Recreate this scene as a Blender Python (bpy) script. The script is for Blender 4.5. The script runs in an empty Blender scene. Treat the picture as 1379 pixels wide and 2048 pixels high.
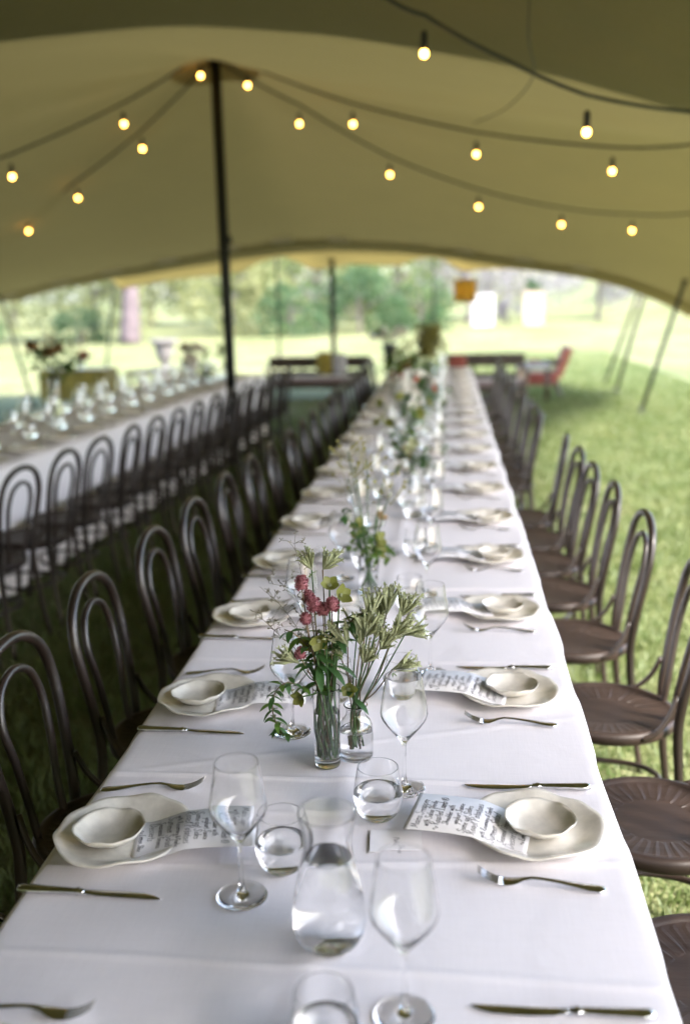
import bpy, math, random
import numpy as np
from mathutils import Vector, Matrix

# ------------------------------------------------------------------ camera, sky, sun, exposure
SC = bpy.context.scene
COL = SC.collection
R = math.radians
cam_d = bpy.data.cameras.new('camera')
cam_o = bpy.data.objects.new('camera', cam_d)
COL.objects.link(cam_o)
_r = Vector((0.99499547, 0.09836049, -0.01758486))
_u = Vector((-0.00388893, 0.21397712, 0.97683093))
_f = Vector((-0.09984433, 0.97187397, -0.21328878))
cam_o.matrix_world = Matrix(((_r.x, _u.x, -_f.x, 0.187), (_r.y, _u.y, -_f.y, 0.0), (_r.z, _u.z, -_f.z, 1.703), (0, 0, 0, 1)))
cam_d.sensor_fit = 'VERTICAL'
cam_d.sensor_height = 36.0
cam_d.sensor_width = 24.24
cam_d.lens = 36.0 * 2000 / 2048
cam_d.clip_start = 0.05
cam_d.clip_end = 2000
cam_d.dof.use_dof = True
cam_d.dof.focus_distance = 2.02
cam_d.dof.aperture_fstop = 1.68
SC.camera = cam_o

SUN_EL, SUN_AZ = R(46), R(129)          # azimuth clockwise from +Y (ahead) towards +X (right)
world = bpy.data.worlds.new('World')
SC.world = world
world.use_nodes = True
_nt = world.node_tree
_nt.nodes.clear()
_sky = _nt.nodes.new('ShaderNodeTexSky')
_sky.sky_type = 'NISHITA'
_sky.sun_disc = False
_sky.sun_elevation = SUN_EL
_sky.sun_rotation = SUN_AZ
_sky.dust_density = 2.5
_sky.air_density = 1.0
_bg = _nt.nodes.new('ShaderNodeBackground')
_bg.inputs['Strength'].default_value = 0.15
_wo = _nt.nodes.new('ShaderNodeOutputWorld')
_nt.links.new(_sky.outputs[0], _bg.inputs[0])
_nt.links.new(_bg.outputs[0], _wo.inputs[0])

sun_d = bpy.data.lights.new('sun', 'SUN')
sun_d.energy = 2.5
sun_d.angle = R(11.0)
sun_d.color = (1.0, 0.95, 0.86)
sun_o = bpy.data.objects.new('sun', sun_d)
COL.objects.link(sun_o)
_to = Vector((math.sin(SUN_AZ) * math.cos(SUN_EL), math.cos(SUN_AZ) * math.cos(SUN_EL), math.sin(SUN_EL)))
sun_o.rotation_euler = _to.to_track_quat('Z', 'Y').to_euler()
sun_o.location = (20, 5, 30)

SC.view_settings.view_transform = 'Standard'
SC.view_settings.look = 'None'
SC.view_settings.gamma = 1.0
SC.view_settings.use_curve_mapping = False
SC.view_settings.exposure = 3.05
SC.render.engine = 'CYCLES'
cy = SC.cycles
cy.use_denoising = True
cy.max_bounces = 16
cy.diffuse_bounces = 5
cy.glossy_bounces = 6
cy.transmission_bounces = 16
cy.transparent_max_bounces = 12
cy.sample_clamp_indirect = 6.0
cy.blur_glossy = 0.3

# ------------------------------------------------------------------ helpers
def tag(o, label=None, cat=None, group=None, kind=None):
    if label: o['label'] = label
    if cat: o['category'] = cat
    if group: o['group'] = group
    if kind: o['kind'] = kind
    return o

def thing(name, label, cat, group=None, loc=(0, 0, 0), rz=0.0):
    o = bpy.data.objects.new(name, None)
    o.empty_display_size = 0.05
    COL.objects.link(o)
    o.location = loc
    o.rotation_euler = (0, 0, rz)
    return tag(o, label, cat, group)

def link(name, me, parent=None, loc=None, rz=None):
    o = bpy.data.objects.new(name, me)
    COL.objects.link(o)
    if parent is not None: o.parent = parent
    if loc is not None: o.location = loc
    if rz is not None: o.rotation_euler = (0, 0, rz)
    return o

def copy_tree(src, parent=None):
    c = src.copy()
    COL.objects.link(c)
    c.parent = parent
    for ch in src.children:
        copy_tree(ch, c)
    return c

class MB:
    """collects geometry for one mesh"""
    def __init__(s): s.v = []; s.f = []; s.m = []; s.mi = 0
    def add(s, vs, fs):
        b = len(s.v); s.v.extend(tuple(p) for p in vs)
        for f in fs: s.f.append(tuple(i + b for i in f)); s.m.append(s.mi)
    def box(s, x0, x1, y0, y1, z0, z1):
        s.add([(x0,y0,z0),(x1,y0,z0),(x1,y1,z0),(x0,y1,z0),(x0,y0,z1),(x1,y0,z1),(x1,y1,z1),(x0,y1,z1)],
              [(0,3,2,1),(4,5,6,7),(0,1,5,4),(1,2,6,5),(2,3,7,6),(3,0,4,7)])
    def rbox(s, x0, x1, y0, y1, z0, z1, b=0.02):
        # box with chamfered edges
        vs = []; idx = {}
        for ix, X in enumerate((x0, x1)):
            for iy, Y in enumerate((y0, y1)):
                for iz, Zz in enumerate((z0, z1)):
                    sx = b if ix == 0 else -b; sy = b if iy == 0 else -b; sz = b if iz == 0 else -b
                    for k, p in enumerate(((X, Y+sy, Zz+sz), (X+sx, Y, Zz+sz), (X+sx, Y+sy, Zz))):
                        idx[(ix,iy,iz,k)] = len(vs); vs.append(p)
        fs = []
        I = idx
        for a in (0, 1):
            fs.append([I[(a,0,0,0)], I[(a,1,0,0)], I[(a,1,1,0)], I[(a,0,1,0)]])
            fs.append([I[(0,a,0,1)], I[(1,a,0,1)], I[(1,a,1,1)], I[(0,a,1,1)]])
            fs.append([I[(0,0,a,2)], I[(1,0,a,2)], I[(1,1,a,2)], I[(0,1,a,2)]])
        for a in (0, 1):
            for c in (0, 1):
                fs.append([I[(a,0,c,0)], I[(a,1,c,0)], I[(a,1,c,2)], I[(a,0,c,2)]])
                fs.append([I[(0,a,c,1)], I[(1,a,c,1)], I[(1,a,c,2)], I[(0,a,c,2)]])
                fs.append([I[(a,c,0,0)], I[(a,c,1,0)], I[(a,c,1,1)], I[(a,c,0,1)]])
                for d in (0, 1):
                    fs.append([I[(a,c,d,0)], I[(a,c,d,1)], I[(a,c,d,2)]])
        s.add(vs, fs)
    def lathe(s, prof, n=32, c=(0, 0, 0), wob=None):
        # prof: (r, z) list; r==0 makes a pole
        rows = []; vs = []
        for (r, z) in prof:
            if r <= 1e-9:
                rows.append([len(vs)]); vs.append((c[0], c[1], c[2] + z))
            else:
                row = []
                for k in range(n):
                    a = 2 * math.pi * k / n
                    row.append(len(vs)); vs.append((c[0] + r * math.cos(a), c[1] + r * math.sin(a), c[2] + z))
                rows.append(row)
        fs = []
        for A, B in zip(rows, rows[1:]):
            if len(A) == 1 and len(B) == 1: continue
            if len(A) == 1:
                for k in range(n): fs.append((A[0], B[(k+1) % n], B[k]))
            elif len(B) == 1:
                for k in range(n): fs.append((A[k], A[(k+1) % n], B[0]))
            else:
                for k in range(n): fs.append((A[k], A[(k+1) % n], B[(k+1) % n], B[k]))
        s.add(vs, fs)
    def tube(s, pts, rad, n=8, closed=False, cap=True, flat=None):
        P = [Vector(p) for p in pts]; m = len(P)
        if not hasattr(rad, '__len__'): rad = [rad] * m
        T = []
        for i in range(m):
            a = P[(i-1) % m] if (closed or i > 0) else P[i]
            b = P[(i+1) % m] if (closed or i < m-1) else P[i]
            t = (b - a)
            T.append(t.normalized() if t.length > 1e-12 else Vector((0, 0, 1)))
        up = Vector((0, 0, 1)) if abs(T[0].z) < 0.9 else Vector((1, 0, 0))
        nrm = (up - T[0] * up.dot(T[0])).normalized()
        vs = []; 
        for i in range(m):
            nrm = (nrm - T[i] * nrm.dot(T[i]))
            nrm = nrm.normalized() if nrm.length > 1e-9 else T[i].orthogonal().normalized()
            bi = T[i].cross(nrm)
            for k in range(n):
                a = 2 * math.pi * k / n
                e = 1.0 if flat is None else flat
                vs.append(P[i] + nrm * (rad[i] * math.cos(a)) + bi * (rad[i] * e * math.sin(a)))
        fs = []
        last = m if closed else m - 1
        for i in range(last):
            j = (i + 1) % m
            for k in range(n):
                fs.append((i*n+k, i*n+(k+1) % n, j*n+(k+1) % n, j*n+k))
        if cap and not closed:
            fs.append(tuple(range(n-1, -1, -1))); fs.append(tuple((m-1)*n+k for k in range(n)))
        s.add(vs, fs)
    def grid(s, fn, nu, nv):
        vs = [fn(i / nu, j / nv) for j in range(nv+1) for i in range(nu+1)]
        fs = [(j*(nu+1)+i, j*(nu+1)+i+1, (j+1)*(nu+1)+i+1, (j+1)*(nu+1)+i) for j in range(nv) for i in range(nu)]
        s.add(vs, fs)
    def mesh(s, name, mats, smooth=True):
        me = bpy.data.meshes.new(name)
        me.from_pydata(s.v, [], s.f)
        if not isinstance(mats, (list, tuple)): mats = [mats]
        for m in mats: me.materials.append(m)
        if len(mats) > 1: me.polygons.foreach_set('material_index', s.m)
        if smooth: me.polygons.foreach_set('use_smooth', [True] * len(me.polygons))
        me.update()
        return me
    def build(s, name, mats, parent=None, smooth=True, loc=None, rz=None):
        return link(name, s.mesh(name, mats, smooth), parent, loc, rz)

def spline(pts, sub=6, closed=False):
    P = [Vector(p) for p in pts]; n = len(P); out = []
    rng = n if closed else n - 1
    for i in range(rng):
        p0 = P[(i-1) % n] if (closed or i > 0) else P[i]*2 - P[i+1]
        p1 = P[i]; p2 = P[(i+1) % n]
        p3 = P[(i+2) % n] if (closed or i < n-2) else p2*2 - p1
        for k in range(sub):
            t = k / sub
            out.append(0.5 * ((2*p1) + (p2-p0)*t + (2*p0-5*p1+4*p2-p3)*t*t + (3*p1-p0-3*p2+p3)*t*t*t))
    if not closed: out.append(P[-1])
    return out

# ------------------------------------------------------------------ materials
def newmat(name):
    m = bpy.data.materials.new(name); m.use_nodes = True
    nt = m.node_tree; nt.nodes.clear()
    out = nt.nodes.new('ShaderNodeOutputMaterial')
    return m, nt, out

def N(nt, t, **kw):
    n = nt.nodes.new(t)
    for k, v in kw.items(): setattr(n, k, v)
    return n

def mat(name, col, rough=0.6, metal=0.0, var=0.25, scale=12.0, bump=0.0, bscale=None, spec=0.5, coat=0.0, stretch=None, transl=0.0, tcol=None, col2=None, sheen=0.0, island=0.0):
    """Principled material whose colour drifts with a noise, with optional fine relief and translucency"""
    m, nt, out = newmat(name)
    b = N(nt, 'ShaderNodeBsdfPrincipled')
    tc = N(nt, 'ShaderNodeTexCoord'); src = tc.outputs['Object']
    if stretch:
        mp = N(nt, 'ShaderNodeMapping'); mp.inputs['Scale'].default_value = stretch
        nt.links.new(src, mp.inputs[0]); src = mp.outputs[0]
    nz = N(nt, 'ShaderNodeTexNoise'); nz.inputs['Scale'].default_value = scale; nz.inputs['Detail'].default_value = 5
    nt.links.new(src, nz.inputs['Vector'])
    mx = N(nt, 'ShaderNodeMix', data_type='RGBA')
    c2 = col2 if col2 else tuple(min(1, c * (1 + var)) for c in col)
    c1 = tuple(c * (1 - var) for c in col) if not col2 else col
    mx.inputs[6].default_value = (*c1, 1); mx.inputs[7].default_value = (*c2, 1)
    mr = N(nt, 'ShaderNodeMapRange'); mr.inputs[1].default_value = 0.3; mr.inputs[2].default_value = 0.7
    nt.links.new(nz.outputs['Fac'], mr.inputs[0])
    fac = mr.outputs[0]
    if island > 0:
        g = N(nt, 'ShaderNodeNewGeometry')
        mm = N(nt, 'ShaderNodeMix', data_type='FLOAT'); mm.inputs[0].default_value = island
        nt.links.new(fac, mm.inputs[2]); nt.links.new(g.outputs['Random Per Island'], mm.inputs[3]); fac = mm.outputs[0]
    nt.links.new(fac, mx.inputs[0])
    nt.links.new(mx.outputs[2], b.inputs['Base Color'])
    b.inputs['Roughness'].default_value = rough
    b.inputs['Metallic'].default_value = metal
    b.inputs['Specular IOR Level'].default_value = spec
    b.inputs['Coat Weight'].default_value = coat
    b.inputs['Coat Roughness'].default_value = 0.12
    b.inputs['Sheen Weight'].default_value = sheen
    if bump > 0:
        nb = N(nt, 'ShaderNodeTexNoise'); nb.inputs['Scale'].default_value = bscale or scale * 4; nb.inputs['Detail'].default_value = 4
        nt.links.new(src, nb.inputs['Vector'])
        bp = N(nt, 'ShaderNodeBump'); bp.inputs['Strength'].default_value = bump; bp.inputs['Distance'].default_value = 0.002
        nt.links.new(nb.outputs['Fac'], bp.inputs['Height']); nt.links.new(bp.outputs[0], b.inputs['Normal'])
    sh = b.outputs[0]
    if transl > 0:
        tr = N(nt, 'ShaderNodeBsdfTranslucent')
        if tcol: tr.inputs[0].default_value = (*tcol, 1)
        else: nt.links.new(mx.outputs[2], tr.inputs[0])
        ms = N(nt, 'ShaderNodeMixShader'); ms.inputs[0].default_value = transl
        nt.links.new(sh, ms.inputs[1]); nt.links.new(tr.outputs[0], ms.inputs[2]); sh = ms.outputs[0]
    nt.links.new(sh, out.inputs[0])
    return m

def glassmat(name, ior=1.46, col=(1, 1, 1), rough=0.0):
    m, nt, out = newmat(name)
    b = N(nt, 'ShaderNodeBsdfPrincipled')
    b.inputs['Base Color'].default_value = (*col, 1)
    b.inputs['Transmission Weight'].default_value = 1.0
    b.inputs['IOR'].default_value = ior
    nz = N(nt, 'ShaderNodeTexNoise'); nz.inputs['Scale'].default_value = 30
    tc = N(nt, 'ShaderNodeTexCoord'); nt.links.new(tc.outputs['Object'], nz.inputs['Vector'])
    mr = N(nt, 'ShaderNodeMapRange'); mr.inputs[3].default_value = rough; mr.inputs[4].default_value = rough + 0.02
    nt.links.new(nz.outputs['Fac'], mr.inputs[0]); nt.links.new(mr.outputs[0], b.inputs['Roughness'])
    nt.links.new(b.outputs[0], out.inputs[0])
    return m

def emitmat(name, col, s):
    m, nt, out = newmat(name)
    e = N(nt, 'ShaderNodeEmission'); e.inputs[0].default_value = (*col, 1); e.inputs[1].default_value = s
    nt.links.new(e.outputs[0], out.inputs[0])
    return m

def fabricmat(name, col, transl, tcol, weave=900, bumpd=0.0004, var=0.06, rough=0.85, wr=0.0, wrs=6):
    """woven cloth: fine crossed threads in the relief, slow drift of tone"""
    m, nt, out = newmat(name)
    b = N(nt, 'ShaderNodeBsdfPrincipled'); b.inputs['Roughness'].default_value = rough; b.inputs['Specular IOR Level'].default_value = 0.25
    tc = N(nt, 'ShaderNodeTexCoord')
    nz = N(nt, 'ShaderNodeTexNoise'); nz.inputs['Scale'].default_value = 1.3; nz.inputs['Detail'].default_value = 6
    nt.links.new(tc.outputs['Object'], nz.inputs['Vector'])
    def thread(sc):
        mp = N(nt, 'ShaderNodeMapping'); mp.inputs['Scale'].default_value = sc
        nt.links.new(tc.outputs['Object'], mp.inputs[0])
        n2 = N(nt, 'ShaderNodeTexNoise'); n2.inputs['Scale'].default_value = 1.0; n2.inputs['Detail'].default_value = 3
        nt.links.new(mp.outputs[0], n2.inputs['Vector']); return n2.outputs['Fac']
    t1 = thread((weave, weave * 0.04, weave * .3)); t2 = thread((weave * 0.04, weave, weave * .3))
    ad = N(nt, 'ShaderNodeMath', operation='ADD'); nt.links.new(t1, ad.inputs[0]); nt.links.new(t2, ad.inputs[1])
    ad2 = N(nt, 'ShaderNodeMath', operation='MULTIPLY_ADD'); nt.links.new(nz.outputs['Fac'], ad2.inputs[0]); ad2.inputs[1].default_value = 1.0; nt.links.new(ad.outputs[0], ad2.inputs[2])
    mr = N(nt, 'ShaderNodeMapRange'); mr.inputs[1].default_value = 1.0; mr.inputs[2].default_value = 2.0
    nt.links.new(ad2.outputs[0], mr.inputs[0])
    mx = N(nt, 'ShaderNodeMix', data_type='RGBA')
    mx.inputs[6].default_value = (*[c * (1 - var) for c in col], 1); mx.inputs[7].default_value = (*[min(1, c * (1 + var)) for c in col], 1)
    nt.links.new(mr.outputs[0], mx.inputs[0]); nt.links.new(mx.outputs[2], b.inputs['Base Color'])
    bp = N(nt, 'ShaderNodeBump'); bp.inputs['Strength'].default_value = 0.5; bp.inputs['Distance'].default_value = bumpd
    nt.links.new(ad.outputs[0], bp.inputs['Height'])
    nrm = bp.outputs[0]
    if wr > 0:
        n3 = N(nt, 'ShaderNodeTexNoise'); n3.inputs['Scale'].default_value = wrs; n3.inputs['Detail'].default_value = 3; n3.inputs['Distortion'].default_value = 1.2
        nt.links.new(tc.outputs['Object'], n3.inputs['Vector'])
        b2 = N(nt, 'ShaderNodeBump'); b2.inputs['Strength'].default_value = 1.0; b2.inputs['Distance'].default_value = wr
        nt.links.new(n3.outputs['Fac'], b2.inputs['Height']); nt.links.new(nrm, b2.inputs['Normal']); nrm = b2.outputs[0]
    nt.links.new(nrm, b.inputs['Normal'])
    sh = b.outputs[0]
    if transl > 0:
        tr = N(nt, 'ShaderNodeBsdfTranslucent'); tr.inputs[0].default_value = (*tcol, 1)
        ms = N(nt, 'ShaderNodeMixShader'); ms.inputs[0].default_value = transl
        nt.links.new(sh, ms.inputs[1]); nt.links.new(tr.outputs[0], ms.inputs[2]); sh = ms.outputs[0]
    nt.links.new(sh, out.inputs[0])
    return m

M = {}
M['cloth'] = fabricmat('white linen', (0.75, 0.715, 0.73), 0.0, (1, 1, 1), weave=500, bumpd=0.0004, var=0.05, wr=0.0028, wrs=6)
M['canvas'] = fabricmat('tan tent canvas', (0.235, 0.200, 0.090), 0.06, (0.24, 0.195, 0.075), weave=250, var=0.09, wr=0.012, wrs=1.4)
M['canvas_near_shade'] = fabricmat('shade-toned tent canvas', (0.195, 0.165, 0.078), 0.0, (0.2, 0.15, 0.06), weave=250, var=0.09, wr=0.012, wrs=1.4)  # shaded copy of the tan canvas: shade put into colour, no translucency
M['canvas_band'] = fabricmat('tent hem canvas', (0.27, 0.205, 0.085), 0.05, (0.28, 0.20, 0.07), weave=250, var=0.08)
M['canvas_patch'] = fabricmat('tent patch canvas', (0.55, 0.45, 0.36), 0.1, (0.4, 0.3, 0.18), weave=250, var=0.08)
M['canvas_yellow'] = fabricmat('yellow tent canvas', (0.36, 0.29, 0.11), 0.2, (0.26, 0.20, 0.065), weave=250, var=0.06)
M['pole'] = mat('black painted steel', (0.008, 0.010, 0.009), 0.6, 0.0, 0.3, 20, bump=0.2, spec=0.25)
M['cable'] = mat('dark cable rubber', (0.035, 0.036, 0.025), 0.6)
M['socket'] = mat('black bulb socket', (0.015, 0.014, 0.012), 0.5)
M['bulb'] = emitmat('lit warm bulb', (1.0, 0.44, 0.07), 5.5)
M['wood'] = mat('dark stained bentwood', (0.019, 0.012, 0.009), 0.38, 0, 0.5, 9, bump=0.5, bscale=60, stretch=(1, 1, 0.25), coat=0.15)
M['seatwood'] = mat('dark embossed seat plywood', (0.022, 0.0135, 0.010), 0.5, 0, 0.4, 14, bump=0.4, bscale=50, stretch=(0.25, 1.4, 1), coat=0.0, spec=0.35)
M['ceramic'] = mat('cream glazed stoneware', (0.70, 0.66, 0.58), 0.20, 0, 0.08, 60, bump=0.2, bscale=50, coat=0.8)
M['paper'] = mat('white card', (0.80, 0.78, 0.79), 0.7, 0, 0.03, 40, bump=0.1, bscale=400)
M['ink'] = mat('dark grey ink', (0.09, 0.085, 0.10), 0.6, 0, 0.4, 300)
M['steel'] = mat('worn polished steel', (0.60, 0.60, 0.60), 0.14, 1.0, 0.12, 60, bump=0.08, bscale=200)
M['glass'] = glassmat('clear glass')
M['water'] = glassmat('water', 1.33)
M['stem'] = mat('green stem', (0.055, 0.12, 0.03), 0.5, 0, 0.4, 40, transl=0.15)
M['stemred'] = mat('reddish stem', (0.13, 0.09, 0.045), 0.5, 0, 0.4, 40)
M['leaf'] = mat('dark green leaf', (0.045, 0.11, 0.035), 0.4, 0, 0.45, 30, transl=0.3, tcol=(0.10, 0.22, 0.03), island=0.5)
M['leafmid'] = mat('fresh green leaf', (0.09, 0.17, 0.035), 0.45, 0, 0.4, 30, transl=0.35, tcol=(0.18, 0.30, 0.04), island=0.5)
M['lime'] = mat('lime green petal', (0.22, 0.23, 0.06), 0.5, 0, 0.3, 30, transl=0.35, tcol=(0.30, 0.31, 0.05), island=0.4)
M['paw'] = mat('pale green furry bloom', (0.35, 0.37, 0.21), 0.75, 0, 0.35, 50, transl=0.25, tcol=(0.4, 0.42, 0.2), island=0.5, sheen=0.3)
M['pink'] = mat('magenta pink bract', (0.12, 0.012, 0.035), 0.65, 0, 0.5, 60, transl=0.2, tcol=(0.3, 0.04, 0.06), island=0.6, col2=(0.46, 0.18, 0.20))
M['twig'] = mat('dry grey green twig', (0.16, 0.14, 0.08), 0.7, 0, 0.3, 40)
M['peach'] = mat('peach petal', (0.40, 0.27, 0.15), 0.6, 0, 0.3, 30, transl=0.3, island=0.5)
M['coral'] = mat('coral red petal', (0.38, 0.11, 0.075), 0.6, 0, 0.3, 30, transl=0.25, island=0.5)
M['white_petal'] = mat('white petal', (0.75, 0.72, 0.66), 0.6, 0, 0.15, 30, transl=0.3, island=0.4)
M['gold_leaf'] = mat('golden green leaf', (0.36, 0.33, 0.11), 0.5, 0, 0.4, 30, transl=0.35, island=0.6)
M['brown_leaf'] = mat('rusty brown bloom', (0.22, 0.12, 0.04), 0.6, 0, 0.4, 30, transl=0.2, island=0.6)

# lawn: mottled green with dry, yellowish areas
def lawnmat():
    m, nt, out = newmat('mown lawn')
    b = N(nt, 'ShaderNodeBsdfPrincipled'); b.inputs['Roughness'].default_value = 0.9; b.inputs['Specular IOR Level'].default_value = 0.15
    tc = N(nt, 'ShaderNodeTexCoord')
    def noise(s, d=5):
        n = N(nt, 'ShaderNodeTexNoise'); n.inputs['Scale'].default_value = s; n.inputs['Detail'].default_value = d
        nt.links.new(tc.outputs['Object'], n.inputs['Vector']); return n.outputs['Fac']
    big, mid, fine = noise(0.35), noise(3.0, 6), noise(60, 6)
    cr = N(nt, 'ShaderNodeValToRGB')
    e = cr.color_ramp.elements
    e[0].position = 0.35; e[0].color = (0.085, 0.108, 0.045, 1)
    e[1].position = 0.68; e[1].color = (0.24, 0.22, 0.135, 1)
    k = e.new(0.5); k.color = (0.140, 0.155, 0.068, 1)
    a = N(nt, 'ShaderNodeMath', operation='MULTIPLY_ADD'); nt.links.new(mid, a.inputs[0]); a.inputs[1].default_value = 0.5
    c = N(nt, 'ShaderNodeMath', operation='MULTIPLY'); nt.links.new(big, c.inputs[0]); c.inputs[1].default_value = 0.5
    nt.links.new(c.outputs[0], a.inputs[2]); nt.links.new(a.outputs[0], cr.inputs[0])
    mx = N(nt, 'ShaderNodeMix', data_type='RGBA', blend_type='MULTIPLY'); mx.inputs[0].default_value = 0.7
    cr2 = N(nt, 'ShaderNodeMapRange'); cr2.inputs[1].default_value = 0.3; cr2.inputs[2].default_value = 0.7; cr2.inputs[3].default_value = 0.45; cr2.inputs[4].default_value = 1.3
    nt.links.new(fine, cr2.inputs[0])
    nt.links.new(cr.outputs[0], mx.inputs[6]); nt.links.new(cr2.outputs[0], mx.inputs[7])
    nt.links.new(mx.outputs[2], b.inputs['Base Color'])
    bp = N(nt, 'ShaderNodeBump'); bp.inputs['Distance'].default_value = 0.03; bp.inputs['Strength'].default_value = 0.8
    nt.links.new(fine, bp.inputs['Height']); nt.links.new(bp.outputs[0], b.inputs['Normal'])
    nt.links.new(b.outputs[0], out.inputs[0])
    return m
M['lawn'] = lawnmat()
M['grass'] = mat('grass blade', (0.06, 0.105, 0.028), 0.55, 0, 0.5, 2.2, transl=0.3, tcol=(0.12, 0.18, 0.035), col2=(0.15, 0.165, 0.06), island=0.55)

ORD = ['nearest', 'second nearest', 'third nearest', 'fourth nearest', 'fifth nearest', 'sixth nearest', 'seventh nearest', 'eighth nearest', 'ninth nearest', 'tenth nearest',
       'eleventh nearest', 'twelfth nearest', 'thirteenth nearest', 'fourteenth nearest', 'fifteenth nearest', 'sixteenth nearest', 'seventeenth nearest', 'eighteenth nearest',
       'nineteenth nearest', 'twentieth nearest', 'twenty-first nearest', 'twenty-second nearest', 'twenty-third nearest', 'twenty-fourth nearest']

# ------------------------------------------------------------------ ground, hill
b = MB()
xs = [-400, -120, -60, -30, -15, -8, -4, 0, 4, 8, 15, 30, 60, 120, 400]
ys = [-60, -20, -8, 0, 5, 10, 15, 20, 30, 45, 60, 90, 150, 400]
b.add([(x, y, 0) for y in ys for x in xs], [(j*len(xs)+i, j*len(xs)+i+1, (j+1)*len(xs)+i+1, (j+1)*len(xs)+i) for j in range(len(ys)-1) for i in range(len(xs)-1)])
tag(b.build('lawn', M['lawn'], smooth=False), 'mown green lawn running out to the trees', kind='structure')

b = MB()
def hillz(u, v):
    x = 4 + 70 * u; y = 54 + 70 * v
    s = min(1, u / 0.35); s = s*s*(3-2*s); t = min(1, v / 0.25); t = t*t*(3-2*t)
    return (x, y, -0.05 + 5.2 * s * t + 0.25 * math.sin(x * .4) * s * t)
b.grid(hillz, 40, 30)
tag(b.build('hill', M['lawn']), 'low green rise at the far right', kind='structure')

# real blades where the lawn is close enough to see them
rng = np.random.default_rng(4)
def grass(name, n, x0, x1, y0, y1, hmin, hmax, label, power=1.6):
    px = rng.uniform(x0, x1, n); py = y0 + (y1 - y0) * rng.uniform(0, 1, n) ** power * rng.uniform(.65, 1.45, n)
    clump = 0.5 + 0.5 * np.sin(px * 7.1 + 2 * np.sin(py * 3.3)) * np.cos(py * 5.7 + np.sin(px * 4.1))
    h = rng.uniform(hmin, hmax, n) * (0.6 + 0.7 * clump)
    a = rng.uniform(0, 2*np.pi, n); w = rng.uniform(0.0012, 0.0027, n) * (1 + 0.16 * py)
    lean = rng.uniform(0.2, 1.1, n) * h; la = rng.uniform(0, 2*np.pi, n)
    dx, dy = np.cos(a) * w, np.sin(a) * w
    lx, ly = np.cos(la) * lean, np.sin(la) * lean
    V = np.zeros((n, 5, 3))
    V[:, 0] = np.stack([px - dx, py - dy, 0*h - .004], 1); V[:, 1] = np.stack([px + dx, py + dy, 0*h - .004], 1)
    V[:, 2] = np.stack([px - dx*.8 + lx*.35, py - dy*.8 + ly*.35, h*.6], 1); V[:, 3] = np.stack([px + dx*.8 + lx*.35, py + dy*.8 + ly*.35, h*.6], 1)
    V[:, 4] = np.stack([px + lx, py + ly, h], 1)
    me = bpy.data.meshes.new(name)
    me.vertices.add(5*n); me.vertices.foreach_set('co', V.ravel())
    base = (np.arange(n) * 5)[:, None]
    quads = base + np.array([0, 1, 3, 2]); tris = base + np.array([2, 3, 4])
    loops = np.concatenate([quads, tris], 1).ravel()
    me.loops.add(7*n); me.loops.foreach_set('vertex_index', loops.astype(np.int32))
    me.polygons.add(2*n)
    st = np.stack([np.arange(n)*7, np.arange(n)*7 + 4], 1).ravel()
    me.polygons.foreach_set('loop_start', st.astype(np.int32))
    me.materials.append(M['grass']); me.update(calc_edges=True); me.validate()
    tag(link(name, me), label, 'grass', kind='stuff')
grass('grass', 260000, 0.45, 4.6, 1.2, 21.0, 0.02, 0.055, 'short grass growing on the right of the long table', 2.3)
grass('grass', 30000, -2.3, -0.45, 1.2, 12.0, 0.03, 0.07, 'shaded short grass growing between the two tables')

# ------------------------------------------------------------------ tent
XR = [-7, -6, -5, -4, -3, -2.4, -2, -1.6, -.7, .4, 1.4, 2.5, 3.4, 4]
ZR = [1.75, 2.25, 2.72, 3.12, 3.52, 3.78, 3.95, 3.80, 3.52, 3.32, 3.18, 3.0, 2.7, 2.4]
XV = [-7, -5, -3.5, -2.5, -1.4, -.4, .6, 1.58, 2.6, 3.4, 4]
ZV = [0.6, 2.3, 3.10, 3.22, 3.25, 3.16, 2.96, 2.67, 2.42, 2.35, 2.3]  # left end pulled down low, out of view, to block side light
XF = [-7, -6.38, -5.29, -4.66, -3.39, -2.48, -1.67, -.55, .49, 1.04, 1.82, 2.6, 3.07, 3.7, 4]
ZF = [1.66, 1.85, 2.02, 2.08, 2.27, 2.35, 2.39, 2.33, 2.19, 2.10, 1.97, 1.83, 1.68, 1.44, 1.25]
NX, NY = 88, 148
gx = np.linspace(-7, 4, NX + 1); gy = np.linspace(-6.0, 16.5, NY + 1)
zr, zv, zf = np.interp(gx, XR, ZR), np.interp(gx, XV, ZV), np.interp(gx, XF, ZF)
GZ = np.zeros((NY + 1, NX + 1))
for j, y in enumerate(gy):
    if y < 1.5: s = (y + 6.0) / 7.5; GZ[j] = zv * 0.28 + (zv * 1.25 - zv * .28) * s ** .55  # unseen rear of the canopy dropped low to keep light out
    elif y < 6.3: s = (y - 1.5) / 4.8; GZ[j] = zv * 1.25 * (1 - s) + zv * s
    elif y < 10: s = ((y - 6.3) / 3.7) ** 1.12; GZ[j] = zv + (zr - zv) * s
    else: t = (y - 10) / 6.5; GZ[j] = zr + (zf - zr) * (1 - (1 - t) ** 1.1)
ip, jp = np.argmin(abs(gx + 2)), np.argmin(abs(gy - 10))
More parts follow.
